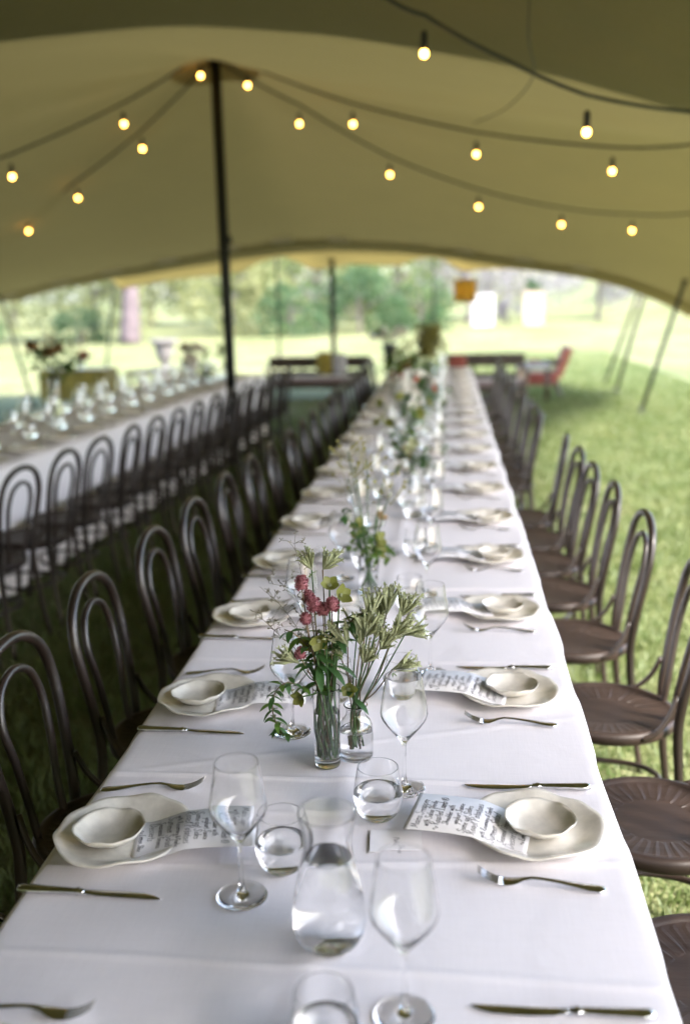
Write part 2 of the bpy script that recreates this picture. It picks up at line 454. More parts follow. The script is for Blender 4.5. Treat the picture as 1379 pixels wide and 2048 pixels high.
for it in range(8):
    S = GZ.copy()
    S[1:-1, 1:-1] = 0.5 * GZ[1:-1, 1:-1] + 0.125 * (GZ[:-2, 1:-1] + GZ[2:, 1:-1] + GZ[1:-1, :-2] + GZ[1:-1, 2:])
    S[1:-1, 0] = 0.5*GZ[1:-1, 0] + .25*(GZ[:-2, 0] + GZ[2:, 0]); S[1:-1, -1] = 0.5*GZ[1:-1, -1] + .25*(GZ[:-2, -1] + GZ[2:, -1])
    S[-1, 1:-1] = 0.5*GZ[-1, 1:-1] + .25*(GZ[-1, :-2] + GZ[-1, 2:])
    S[jp, ip] = 3.95
    GZ = S
XX, YY = np.meshgrid(gx, gy)
rr = np.hypot(XX + 2, YY - 10); th = np.arctan2(YY - 10, XX + 2)
GZ += 0.022 * np.cos(9 * th + 0.7 * np.sin(3*th)) * np.exp(-((rr - 1.3) / 1.1) ** 2)      # tension folds fanning from the pole
GZ += 0.010 * np.sin(XX * 2.3 + YY * .7) * np.sin(YY * 1.1 - XX * .4)
def canopy_z(x, y):
    fx = (x + 7) / 11 * NX; fy = (y + 6.0) / 22.5 * NY
    i = int(min(max(fx, 0), NX - 1e-6)); j = int(min(max(fy, 0), NY - 1e-6)); u, v = fx - i, fy - j
    i2, j2 = min(i+1, NX), min(j+1, NY)
    return (GZ[j, i]*(1-u) + GZ[j, i2]*u)*(1-v) + (GZ[j2, i]*(1-u) + GZ[j2, i2]*u)*v

tent = thing('tent_canopy', 'large olive tan stretch tent canopy rising to the black pole', 'tent')
b = MB()
def right_edge(y): return float(np.interp(y, [-6, 6, 10, 14, 16.5], [2.5, 2.6, 3.2, 3.85, 4.0]))   # long side cut back where unseen at right, to let sky light in
def cpt(i, j):
    x = -7 + (right_edge(gy[j]) + 7) * i / NX
    return (x, gy[j], canopy_z(x, gy[j]))
J0 = int((6.3 + 6.0) / 22.5 * NY)
b.add([cpt(i, j) for j in range(J0, NY+1) for i in range(NX+1)],
      [(j*(NX+1)+i, j*(NX+1)+i+1, (j+1)*(NX+1)+i+1, (j+1)*(NX+1)+i) for j in range(NY - J0) for i in range(NX)])
b.build('canvas', M['canvas'], tent)
b = MB()      # near half split off in darker opaque canvas, its shade put into the colour
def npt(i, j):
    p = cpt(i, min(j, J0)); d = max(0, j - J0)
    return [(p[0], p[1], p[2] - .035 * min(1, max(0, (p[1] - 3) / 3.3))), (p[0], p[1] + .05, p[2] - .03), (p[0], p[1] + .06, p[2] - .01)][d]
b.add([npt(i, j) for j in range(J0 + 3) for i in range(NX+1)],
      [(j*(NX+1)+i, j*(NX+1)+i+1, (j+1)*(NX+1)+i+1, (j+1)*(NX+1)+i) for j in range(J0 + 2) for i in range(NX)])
b.build('near_shade_canvas', M['canvas_near_shade'], tent)
b = MB()      # hem band added to stand in for the line of shade along the seam
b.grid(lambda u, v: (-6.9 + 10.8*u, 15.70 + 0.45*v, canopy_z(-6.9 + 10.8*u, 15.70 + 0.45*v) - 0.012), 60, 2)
b.build('hem_shade_band', M['canvas_band'], tent)
b = MB()
b.grid(lambda u, v: (-7 + 11*u, 16.5 + 0.012*math.cos(2*math.pi*v), canopy_z(-7 + 11*u, 16.5) + 0.012*math.sin(2*math.pi*v)), 60, 6)
b.build('edge_rope', M['canvas_band'], tent)
for xp in (-6.75, -5.85, -5.0, -4.1, -3.15, -2.3, -1.45, .45, 1.35, 2.2):
    b = MB(); yc = 15.62
    n = 18; ring = []
    for k in range(n):
        a = 2*math.pi*k/n; x = xp + .19*math.cos(a); y = yc + .15*math.sin(a)
        ring.append((x, y, canopy_z(x, y) - .02))
    b.add(ring + [(xp, yc, canopy_z(xp, yc) - .026)], [(k, (k+1) % n, n) for k in range(n)])
    b.build('reinforcement_patch', M['canvas_patch'], tent)

b = MB(); ring = []
for q in range(1, 7):
    for k in range(28):
        a = 2*math.pi*k/28; r_ = .07*q; x, y = -2 + r_*math.cos(a), 10 + r_*math.sin(a); ring.append((x, y, canopy_z(x, y) - .012))
b.add(ring, [((q)*28+k, q*28+(k+1) % 28, (q+1)*28+(k+1) % 28, (q+1)*28+k) for q in range(5) for k in range(28)])
b.build('pole_patch', M['canvas_band'], tent)
FX = [.187 + (a - .187) * 17.9 / 18.5 for a in [-5.96, -5.83, -4.97, -3.84, -3.56, -3.18, -2.81, -2.45, -2.25, -1.54, -.64, -.37, -.19, .08, .48, 1.14, 1.8, 2.9, 3.68]]
FZ = [2.03, 1.86, 1.99, 2.09, 2.11, 2.28, 2.38, 2.25, 2.12, 2.21, 2.16, 2.29, 2.32, 2.28, 2.04, 2.11, 2.08, 1.86, 1.67]
def flap(u, v):
    x0 = -5.2 + 8.8*u; x1 = -5.77 + 9.33*u
    z0 = float(np.interp(x0, XF, ZF)) + .06; z1 = float(np.interp(x1, FX, FZ))
    x = x0 + (x1-x0)*v; y = 16.35 + 1.55*v
    return (x, y, z0 + (z1-z0)*v - .10*math.sin(math.pi*v)*0.6)
b = MB(); b.grid(flap, 110, 12)
flap_o = thing('tent_canopy', 'sunlit yellow scalloped canopy panel beyond the far tent edge', 'tent')
b.build('canvas', M['canvas_yellow'], flap_o)
b = MB(); b.tube([flap(i/110, 1.0) for i in range(111)], .012, 6); b.build('edge_rope', M['canvas_band'], flap_o)

def pole(base, top, r, label, foot=True):
    t = thing('tent_pole', label, 'tent pole', 'tent poles', base)
    d = Vector(top) - Vector(base)
    b = MB(); b.tube([Vector((0, 0, 0)), d*0.5, d], r, 14); b.build('shaft', M['pole'], t)
    if foot:
        b = MB(); b.lathe([(0, 0.0), (r*2.6, 0.0), (r*2.6, .012), (r*1.3, .03), (r*1.3, .06), (0, .06)], 16); b.build('foot_plate', M['pole'], t)
    b = MB(); b.lathe([(0, d.z-.05), (r*1.25, d.z-.05), (r*1.6, d.z-.01), (r*1.2, d.z+.012), (0, d.z+.018)], 16, (d.x, d.y, 0)); b.build('cap', M['pole'], t)
    return t
pole((-1.967, 10.0, 0), (-2.0, 10.0, 3.93), .052, 'tall thick black tent pole left of the long table')
b = MB(); b.lathe([(0.053, 2.20), (.061, 2.21), (.061, 2.27), (.053, 2.28)], 16); b.build('collar', M['pole'], bpy.data.objects['tent_pole'])
pole((-1.70, 17.0, 0), (-1.70, 17.0, 2.33), .042, 'straight black pole behind the dark bench')
pole((-2.77, 17.85, 0), (-2.77, 17.85, 2.35), .020, 'thin pole under the left peak of the yellow canopy')
pole((-.03, 17.85, 0), (-.03, 17.85, 2.28), .020, 'thin pole under the right peak of the yellow canopy')
pole((2.905, 14.35, 0), (3.47, 14.6, canopy_z(3.47, 14.6) - .01), .028, 'slanted green black pole, rightmost of the three')
pole((3.02, 17.2, 0), (3.46, 17.3, 1.70), .028, 'slanted green black pole, middle of the three')
pole((3.1, 18.9, 0), (3.45, 17.85, 1.66), .024, 'slanted thin pole, leftmost of the three on the right')
pole((-6.35, 15.4, 0), (-6.75, 15.4, canopy_z(-6.75, 15.4)), .020, 'slanted pole under the tent edge at far left')
pole((-6.0, 17.7, 0), (-5.7, 17.85, 1.98), .018, 'thin pole beside the pale tree trunk at left')

# ------------------------------------------------------------------ festoon lights
bulb_me = None
def festoon(label, pts, bulbs, sag=0.05):
    """pts: cable points; bulbs: indices along the cable that carry a bulb"""
    t = thing('string_light', label, 'string lights', 'festoon strings under the canopy', pts[0])
    o = Vector(pts[0])
    path = []
    for i in range(len(pts) - 1):
        a, c = Vector(pts[i]), Vector(pts[i+1])
        for k in range(8):
            s = k / 8; p = a.lerp(c, s); p.z -= sag * 4 * s * (1-s); path.append(p - o)
    path.append(Vector(pts[-1]) - o)
    b = MB(); b.tube(path, .0105, 7); b.build('cable', M['cable'], t)
    for p in bulbs:
        q = Vector(p) - o
        bm = MB(); bm.lathe([(0, -.110), (.009, -.1075), (.0155, -.101), (.0185, -.092), (.0175, -.082), (.0130, -.074), (.0110, -.070), (0, -.070)], 16)
        sm = MB(); sm.lathe([(0, -.074), (.0135, -.074), (.017, -.066), (.017, -.005), (.012, .012), (0, .014)], 14)
        bo = bm.build('bulb', M['bulb'], t, loc=q)
        sm.build('socket', M['socket'], bo)
B0 = .085   # cable sits this far above a bulb's centre
def up(p, d=B0): return (p[0], p[1], p[2] + d)
A = [(.075, 5.24, 2.925), (.885, 5.42, 2.565)]
festoon('nearest light string crossing the upper right corner', [(-.9, 5.0, 3.33), (-.1, 5.19, 3.08), up(A[0]), (.48, 5.33, 2.81), up(A[1]), (1.45, 5.6, 2.58), (2.3, 5.9, 2.56)], A, .01)
Bq = [(-1.657, 9.80, 3.70), (-.656, 9.522, 3.285), (.433, 8.935, 2.92), (1.455, 8.267, 2.68)]
festoon('upper right string running from the pole top, four lit bulbs', [(-1.98, 9.95, 3.88)] + [up(p) for p in Bq] + [(1.976, 8.014, 2.735), (2.7, 7.8, 2.62)], Bq, .012)
Cq = [(-1.238, 10.21, 3.413), (-.376, 10.825, 2.999), (.556, 11.576, 2.705), (1.534, 12.466, 2.553), (2.516, 13.383, 2.40)]
Cq = [(-1.238, 10.21, 3.413), (-.39, 10.7, 2.97), (.52, 11.05, 2.66), (1.42, 11.4, 2.48), (2.22, 11.7, 2.417)]
festoon('lower right string running from the pole top, five lit bulbs', [(-1.96, 10.05, 3.88)] + [up(p) for p in Cq] + [(2.85, 11.8, 2.50), (3.6, 11.9, 2.38)], Cq, .015)
Dq = [(-2.097, 9.799, 3.80), (-2.707, 9.318, 3.322), (-3.405, 8.41, 2.791)]
festoon('upper left string running from the pole top, three lit bulbs', [(-2.02, 9.95, 3.91)] + [up(p) for p in Dq] + [(-3.8, 7.8, 2.66), (-4.6, 6.8, 2.62)], Dq, .012)
Eq = [(-2.904, 10.523, 3.275), (-3.85, 11.161, 2.874), (-4.75, 11.9, 2.585)]
festoon('lower left string running from the pole top, three lit bulbs', [(-2.04, 10.02, 3.88)] + [up(p) for p in Eq] + [(-5.3, 12.3, 2.48), (-6.0, 12.6, 2.28)], Eq, .012)

b = MB(); b.tube(spline([(.56, 4.9, 3.15), (.58, 5.35, 2.93), (.66, 6.0, 2.86), (.55, 6.6, 2.80), (.36, 7.0, 2.78)], 6), .0038, 6)
tag(b.build('loose_cord', M['cable']), 'thin loose cord hanging from the canopy at upper right', 'cord')

# ------------------------------------------------------------------ tables and cloths
t = thing('trestle_table', 'long trestle table hidden under the main white cloth', 'table')
b = MB(); b.box(-.485, .485, .35, 12.95, .712, .742); b.build('tabletop', M['seatwood'], t, smooth=False)
for yy in (.6, 2.4, 4.2, 6.0, 7.8, 9.6, 11.4, 12.7):
    for xx in (-.36, .36):
        b = MB(); b.tube([(xx, yy, 0), (xx, yy, .712)], .018, 8); b.build('leg', M['pole'], t)

def cloth_top(x, y):
    z = .75
    z += .0065 * max(0, 1 - abs(x + .012 * math.sin(y * 1.3)) / .035) ** 1.3 * (0.75 + .25*math.sin(y*3.1))         # lengthwise fold down the middle
    for y0, a, w, sl in CREASE:
        d = (y - y0 - sl * x) / w
        if abs(d) < 3: z += 2.1 * a * math.exp(-d*d)
    z += .0018 * math.sin(x * 9 + 2.1 * math.sin(y * 2.2)) * math.sin(y * 5.1 + 1.7 * math.sin(x * 4))
    return z
rc = random.Random(7)
CREASE = [(1.835, .0024, .0055, .01), (1.262, .0012, .006, -.01), (2.50, .0022, .006, .0), (3.16, .003, .01, .02), (2.00, .0009, .008, .35), (1.53, .0012, .008, .08), (1.70, .0009, .007, .02), (2.25, .0009, .007, -.25)]
yy = 3.8
while yy < 13: CREASE.append((yy, rc.uniform(.002, .004), .014, rc.uniform(-.02, .02))); yy += .66
ysg = list(np.arange(.30, 3.2, .0065)) + list(np.arange(3.2, 6, .02)) + list(np.arange(6, 13.0, .05)) + [13.0]
xsg = list(np.linspace(-.492, .492, 54))
b = MB(); vs = []
cols = []
for y in ysg:
    ed = .002 * math.sin(y * 5.3) + .0015 * math.sin(y * 11.7 + 1) + .0022 * math.tanh(4 * math.sin(y * 9.52))
    row = []
    fw = .018 * math.sin(y * 9.0) + .010 * math.sin(y * 23 + 1)
    L = [(-.512 - ed - .02 - fw, .50), (-.510 - ed - .012 - fw*.6, .60), (-.509 - ed - fw*.2, .70), (-.506 - ed, .738), (-.500 - ed*.7, .7475)]
    for (x, z) in L: row.append((x, y, z))
    for x in xsg: row.append((x, y, cloth_top(x, y)))
    for (x, z) in reversed(L): row.append((-x, y, z))
    cols.append(row)
nc = len(cols[0])
b.add([p for r_ in cols for p in r_], [(j*nc+i, j*nc+i+1, (j+1)*nc+i+1, (j+1)*nc+i) for j in range(len(ysg)-1) for i in range(nc-1)])
e0 = cols[-1]
b.add([(p[0], p[1], p[2]) for p in e0] + [(p[0], p[1] + .03, min(p[2], .50)) for p in e0], [(i, i+1, nc+i+1, nc+i) for i in range(nc-1)])
tag(b.build('tablecloth', M['cloth']), 'creased white linen cloth covering the long main table', 'tablecloth')

A2 = math.atan2(.32, 6.73)                                   # the second table stands a little askew
def T2(s, t, z=0): return (-2.36 + math.sin(A2)*(s-5.4) - math.cos(A2)*t, 5.4 + math.cos(A2)*(s-5.4) + math.sin(A2)*t, z)
b = MB()
ss = list(np.arange(2.2, 12.25, .06))
rows = []
for s_ in ss:
    w = .020*math.sin(s_*13) + .014*math.sin(s_*29 + 2)
    row = [T2(s_, -.05 - w, .03), T2(s_, -.03 - w*.7, .3), T2(s_, -.012 - w*.3, .6), T2(s_, -.004, .735), T2(s_, .008, .75)]
    row += [T2(s_, .1*k + .0, .75 + .002*math.sin(s_*4 + k)) for k in range(1, 10)]
    row += [T2(s_, .992, .75), T2(s_, 1.004, .735), T2(s_, 1.02 + w*.3, .5), T2(s_, 1.05 + w, .03)]
    rows.append(row)
nc = len(rows[0])
b.add([p for r_ in rows for p in r_], [(j*nc+i, j*nc+i+1, (j+1)*nc+i+1, (j+1)*nc+i) for j in range(len(ss)-1) for i in range(nc-1)])
for r_ in (rows[0], rows[-1]):
    b.add(list(r_) + [(p[0], p[1], .03) for p in r_], [(i, i+1, nc+i+1, nc+i) for i in range(nc-1)])
tag(b.build('tablecloth', M['cloth']), 'floor length white cloth over the second table at left', 'tablecloth')

# ------------------------------------------------------------------ bentwood chairs (front = +X)
def make_chair():
    t = thing('bentwood_chair', 'x', 'chair')
    # seat: rim, dished panel with embossed rays
    b = MB(); b.lathe([(.150, .418), (.196, .414), (.207, .422), (.209, .444), (.203, .452), (.190, .4535), (.184, .449), (.176, .4455), (.165, .444)], 48)
    seat = b.build('seat', M['seatwood'], t)
    b = MB(); n = 120; vs = []
    for r_, z, e in ((.180, .4475, 0), (.168, .4455, .0007), (.115, .441, .0006), (.098, .4395, 0), (.05, .4375, 0)):
        for k in range(n):
            a = 2*math.pi*k/n; rj = r_ - (.012 if (k // 3) % 2 and .1 < r_ < .12 else 0)
            vs.append((rj*math.cos(a), rj*math.sin(a), z + (e if k % 3 == 0 else -e*.5)))
    fs = [(i*n+k, i*n+(k+1) % n, (i+1)*n+(k+1) % n, (i+1)*n+k) for i in range(4) for k in range(n)]
    c = len(vs); vs.append((0, 0, .437)); fs += [(4*n+k, 4*n+(k+1) % n, c) for k in range(n)]
    b.add(vs, fs); b.build('embossed_panel', M['seatwood'], seat, smooth=False)
    half = [(-.235, .178, 0), (-.205, .166, .2), (-.186, .158, .43), (-.195, .163, .55), (-.215, .178, .68), (-.233, .180, .78), (-.244, .150, .855), (-.251, .085, .900)]
    full = half + [(-.253, 0, .914)] + [(x, -y, z) for x, y, z in reversed(half)]
    P = spline(full, 6)
    rad = [.0105 + .0038*min(1, p.z/.4) if p.z < .4 else .0143 for p in P]
    b = MB(); b.tube(P, rad, 10); b.build('back_hoop', M['wood'], t)
    half = [(-.178, .072, .44), (-.190, .076, .52), (-.208, .094, .65), (-.226, .104, .74), (-.238, .082, .805), (-.243, .045, .832)]
    full = half + [(-.244, 0, .842)] + [(x, -y, z) for x, y, z in reversed(half)]
    b = MB(); b.tube(spline(full, 6), .0103, 9); b.build('inner_hoop', M['wood'], t)
    for s in (1, -1):
        b = MB(); b.tube(spline([(.135, .128*s, .425), (.150, .140*s, .3), (.172, .158*s, .12), (.188, .172*s, 0)], 4), [.0175, .017, .017, .0165, .016, .016, .015, .015, .0145, .014, .013, .012, .011], 10)
        b.build('leg', M['wood'], t)
        b = MB(); b.tube(spline([(-.178, .160*s, .56), (-.155, .172*s, .50), (-.12, .185*s, .455), (-.08, .19*s, .436)], 4), .008, 7)
        b.build('brace', M['wood'], t)
    b = MB(); b.tube([(.168*math.cos(2*math.pi*k/36), .168*math.sin(2*math.pi*k/36), .205 + .012*math.cos(4*math.pi*k/36)) for k in range(36)], .0095, 8, closed=True)
    b.build('stretcher_ring', M['wood'], t)
    return t
chair0 = make_chair(); chair0_used = [False]
rc = random.Random(3)
def chair(x, y, rz, label, group):
    o = copy_tree(chair0) if chair0_used[0] else chair0
    chair0_used[0] = True
    o.location = (x, y, 0); o.rotation_euler = (0, 0, rz)
    tag(o, label, 'chair', group); return o
RY = [(.700, 1.68), (.700, 2.276), (.680, 2.93), (.650, 3.58), (.632, 4.155), (.612, 4.63), (.610, 5.10), (.600, 5.60), (.56, 6.63), (.56, 7.05), (.555, 7.47), (.55, 7.95), (.55, 8.45), (.55, 9.2), (.55, 9.9), (.55, 10.7), (.55, 11.5), (.55, 12.2)]
for i, (x, y) in enumerate(RY):
    chair(x, y, math.pi + (rc.uniform(-.11, .11) if i > 1 else [.02, -.05][i]), 'dark bentwood chair, %s on the right side of the long table' % ORD[i], 'chairs on the right of the long table')
LY = [(-.60, 1.58), (-.59, 2.14), (-.588, 2.69), (-.575, 3.27), (-.56, 3.78), (-.557, 4.36), (-.535, 4.86), (-.51, 5.30), (-.49, 5.86)]
y = 6.36
while y < 12.6: LY.append((-.485 + rc.uniform(-.01, .01), y)); y += rc.uniform(.47, .53)
for i, (x, y) in enumerate(LY):
    chair(x, y, rc.uniform(-.10, .10), 'dark bentwood chair, %s on the left side of the long table' % ORD[i], 'chairs on the left of the long table')
s_ = 3.6; i = 0
while s_ < 11.35:
    p = T2(s_, -.315)
    chair(p[0], p[1], math.pi - A2 + rc.uniform(-.07, .07), 'dark bentwood chair, %s along the near side of the second table' % ORD[i], 'chairs along the second table')
    s_ += rc.uniform(.47, .52); i += 1

# ------------------------------------------------------------------ tableware meshes
def dish(name, R0, prof, seed, lobes, rim):
    """irregular scalloped dish; prof: (fraction of radius, z) for the upper face, the underside follows 4 mm below"""
    rg = random.Random(seed); n = 96; ph = [rg.uniform(0, 6.28) for _ in range(6)]
    def edge(a):
        return (lobes[0]*math.sin(2*a+ph[0]) + lobes[1]*math.sin(5*a+ph[1]) + lobes[2]*math.sin(9*a+ph[2]) + lobes[2]*.5*math.sin(13*a+ph[5]), rim*math.sin(5*a+ph[3]) + rim*.6*math.sin(9*a+ph[4]))
    b = MB(); rows = []; vs = []
    def ring(fr, z, k):
        row = []
        for i in range(n):
            a = 2*math.pi*i/n; er, ez = edge(a); w = max(0, (fr-.45)/.55)
            r_ = R0*fr*(1 + er*w); row.append(len(vs)); vs.append((r_*math.cos(a), r_*math.sin(a), z + ez*w*w + k))
        rows.append(row)
    for fr, z in prof: ring(fr, z, 0)
    fr, z = prof[-1]
    ring(fr*1.008, z - .0012, 0); ring(fr*1.0, z - .0034, 0)
    for fr, z in reversed(prof[2:-1]): ring(fr*1.01, max(z - .0045, .0008), 0)
    ring(.43, .0003, 0); ring(.42, .0, 0); ring(.385, .0, 0); ring(.38, .0015, 0)
    c0 = len(vs); vs.append((0, 0, prof[0][1] - .0002)); c1 = len(vs); vs.append((0, 0, .0015))
    fs = [(rows[0][k], rows[0][(k+1) % n], c0) for k in range(n)]
    for A_, B_ in zip(rows, rows[1:]): fs += [(A_[k], B_[k], B_[(k+1) % n], A_[(k+1) % n]) for k in range(n)]
    fs += [(rows[-1][(k+1) % n], rows[-1][k], c1) for k in range(n)]
    b.add(vs, fs); return b.mesh(name, M['ceramic'])
PLP = [(.25, .0062), (.45, .0062), (.6, .0068), (.68, .0085), (.76, .0125), (.86, .0175), (.94, .0215), (1.0, .0235)]
BWP = [(.25, .0050), (.42, .0055), (.58, .0072), (.70, .0105), (.82, .0165), (.92, .0225), (1.0, .0272)]
plates = [dish('dinner_plate', .122, PLP, s, (.024, .013, .009), .0024) for s in (1, 5, 9)]
bowls = [dish('bowl', .0635, BWP, s, (.022, .014, .006), .0015) for s in (2, 6, 11)]

def wine_mesh():
    o = [(0, .0), (.030, .0), (.0395, .0006), (.0415, .0018), (.0408, .0030), (.030, .0044), (.016, .0068), (.008, .0105), (.0048, .018), (.0037, .035), (.0034, .065), (.0038, .090), (.0060, .100), (.0120, .1075),
         (.0245, .1225), (.0370, .1390), (.0432, .1490), (.0455, .1560), (.0460, .1615), (.0450, .1700), (.0425, .1880), (.0390, .2110), (.0360, .2300), (.03535, .2345), (.0352, .2353), (.03505, .2357)]
    i = [(.0348, .23585), (.03455, .2357), (.0344, .2353), (.03455, .2345), (.0351, .2300), (.0379, .2110), (.0414, .1880), (.0438, .1700), (.0447, .1615), (.0441, .1565), (.0418, .1500), (.0357, .1405), (.0230, .1242), (.0100, .1105), (.0035, .1062), (0, .1055)]
    b = MB(); b.lathe(o + i, 48); return b.mesh('wine_glass', M['glass'])
def tumbler_meshes():
    o = [(0, .0012), (.020, .0), (.0255, .0006), (.033, .0062), (.0400, .0160), (.0445, .0290), (.0462, .0400), (.0455, .0520), (.0430, .0700), (.0400, .0880), (.0378, .0998), (.0376, .1007), (.0374, .1012)]
    i = [(.0371, .10135), (.0368, .1012), (.0366, .1007), (.0368, .0998), (.0389, .0880), (.0416, .0700), (.0441, .0520), (.0448, .0400), (.0430, .0300), (.0380, .0190), (.0300, .0125), (.018, .0105), (0, .0100)]
    b = MB(); b.lathe(o + i, 44); g = b.mesh('tumbler', M['glass'])
    w = [(0, .0098), (.018, .0103), (.0302, .0123), (.0382, .0189), (.0432, .0300), (.0450, .0400), (.0446, .0480), (.0440, .0530), (.0425, .0526), (0, .0524)]
    b = MB(); b.lathe(w, 44); return g, b.mesh('water', M['water'])
def carafe_meshes():
    o = [(0, .002), (.030, .0), (.037, .0012), (.0455, .0100), (.0520, .0220), (.0545, .0340), (.0548, .0480), (.0530, .0700), (.0492, .0950), (.0440, .1200), (.0388, .1400), (.0352, .1560), (.0340, .1660), (.0350, .1760), (.0380, .1900), (.0412, .2040), (.0426, .2138), (.0428, .2148), (.0426, .2154)]
    i = [(.0422, .2157), (.0417, .2155), (.0414, .2148), (.0412, .2138), (.0397, .2042), (.0361, .1905), (.0331, .1765), (.0320, .1662), (.0331, .1555), (.0367, .1392), (.0419, .1190), (.0471, .0942), (.0509, .0695), (.0527, .0480), (.0523, .0345), (.0490, .0240), (.0420, .0150), (.030, .0105), (0, .0085)]
    b = MB(); b.lathe(o + i, 56); g = b.mesh('carafe', M['glass'])
    w = [(0, .0083), (.030, .0103), (.0422, .0148), (.0492, .0239), (.0525, .0345), (.0529, .0480), (.0511, .0695), (.0473, .0942), (.0421, .1190), (.0370, .1392), (.0353, .1450), (.0340, .1462), (.0325, .1455), (0, .1453)]
    b = MB(); b.lathe(w, 56); return g, b.mesh('water', M['water'])
WINE = wine_mesh(); TUMB, TUMBW = tumbler_meshes(); CARF, CARFW = carafe_meshes()

def strip_section(b, secs):
    """secs: (x, halfwidth, z, thickness, yoff): a flat bar with rounded section"""
    n = 8; vs = []
    for (x, w, z, th, yo) in secs:
        for k in range(n):
            a = 2*math.pi*k/n
            c, s = math.cos(a), math.sin(a)
            vs.append((x, yo + w*math.copysign(abs(c)**.6, c), z + th*.5*math.copysign(abs(s)**.8, s)))
    m = len(secs)
    fs = [(i*n+k, (i+1)*n+k, (i+1)*n+(k+1) % n, i*n+(k+1) % n) for i in range(m-1) for k in range(n)]
    fs.append(tuple(range(n))); fs.append(tuple((m-1)*n+k for k in range(n-1, -1, -1)))
    b.add(vs, fs)
def fork_mesh():                         # x=0 handle end (diner), tines towards +x
    b = MB()
    strip_section(b, [(0, .0045, .0035, .003, 0), (.003, .0085, .0035, .0035, 0), (.012, .0108, .0038, .0036, 0), (.028, .0098, .0048, .0034, 0), (.05, .0068, .0075, .0034, 0), (.075, .0046, .0108, .0036, 0), (.100, .0036, .0130, .0040, 0),
                      (.118, .0034, .0132, .0042, 0), (.130, .0046, .0105, .0036, 0), (.140, .0090, .0066, .0028, 0), (.150, .0118, .0040, .0024, 0), (.160, .0124, .0032, .0022, 0), (.166, .0122, .0036, .0021, 0)])
    for k in range(4):
        y0 = -.0093 + .0062*k
        strip_section(b, [(.163, .0026, .0034, .0021, y0), (.175, .0021, .0056, .0020, y0), (.188, .0019, .0106, .0018, y0*.98), (.199, .0016, .0172, .0015, y0*.95), (.206, .0008, .0225, .0010, y0*.93)])
    return b.mesh('fork', M['steel'])
def knife_meshes():
    b = MB()
    strip_section(b, [(.112, .0040, .0060, .0036, 0), (.120, .0062, .0050, .0026, .0005), (.135, .0078, .0036, .0022, .0012), (.160, .0086, .0030, .0019, .0016), (.190, .0090, .0027, .0017, .0014), (.215, .0082, .0025, .0015, .0002), (.230, .0060, .0024, .0013, -.0020), (.240, .0030, .0023, .0011, -.0048), (.244, .0008, .0023, .0009, -.0066)])
    bl = b.mesh('blade', M['steel'])
    b = MB()
    strip_section(b, [(0, .0036, .0064, .006, 0), (.002, .0066, .0064, .0100, 0), (.008, .0088, .0064, .0120, 0), (.022, .0086, .0062, .0118, 0), (.055, .0072, .0060, .0105, 0), (.090, .0058, .0060, .0092, 0), (.098, .0056, .0060, .0090, 0), (.100, .0070, .0060, .0106, 0), (.104, .0072, .0060, .0108, 0), (.106, .0052, .0060, .0085, 0), (.110, .0058, .0060, .0070, 0), (.114, .0040, .0060, .0042, 0)])
    return bl, b.mesh('handle', M['steel'])
FORK = fork_mesh(); BLADE, HANDLE = knife_meshes()

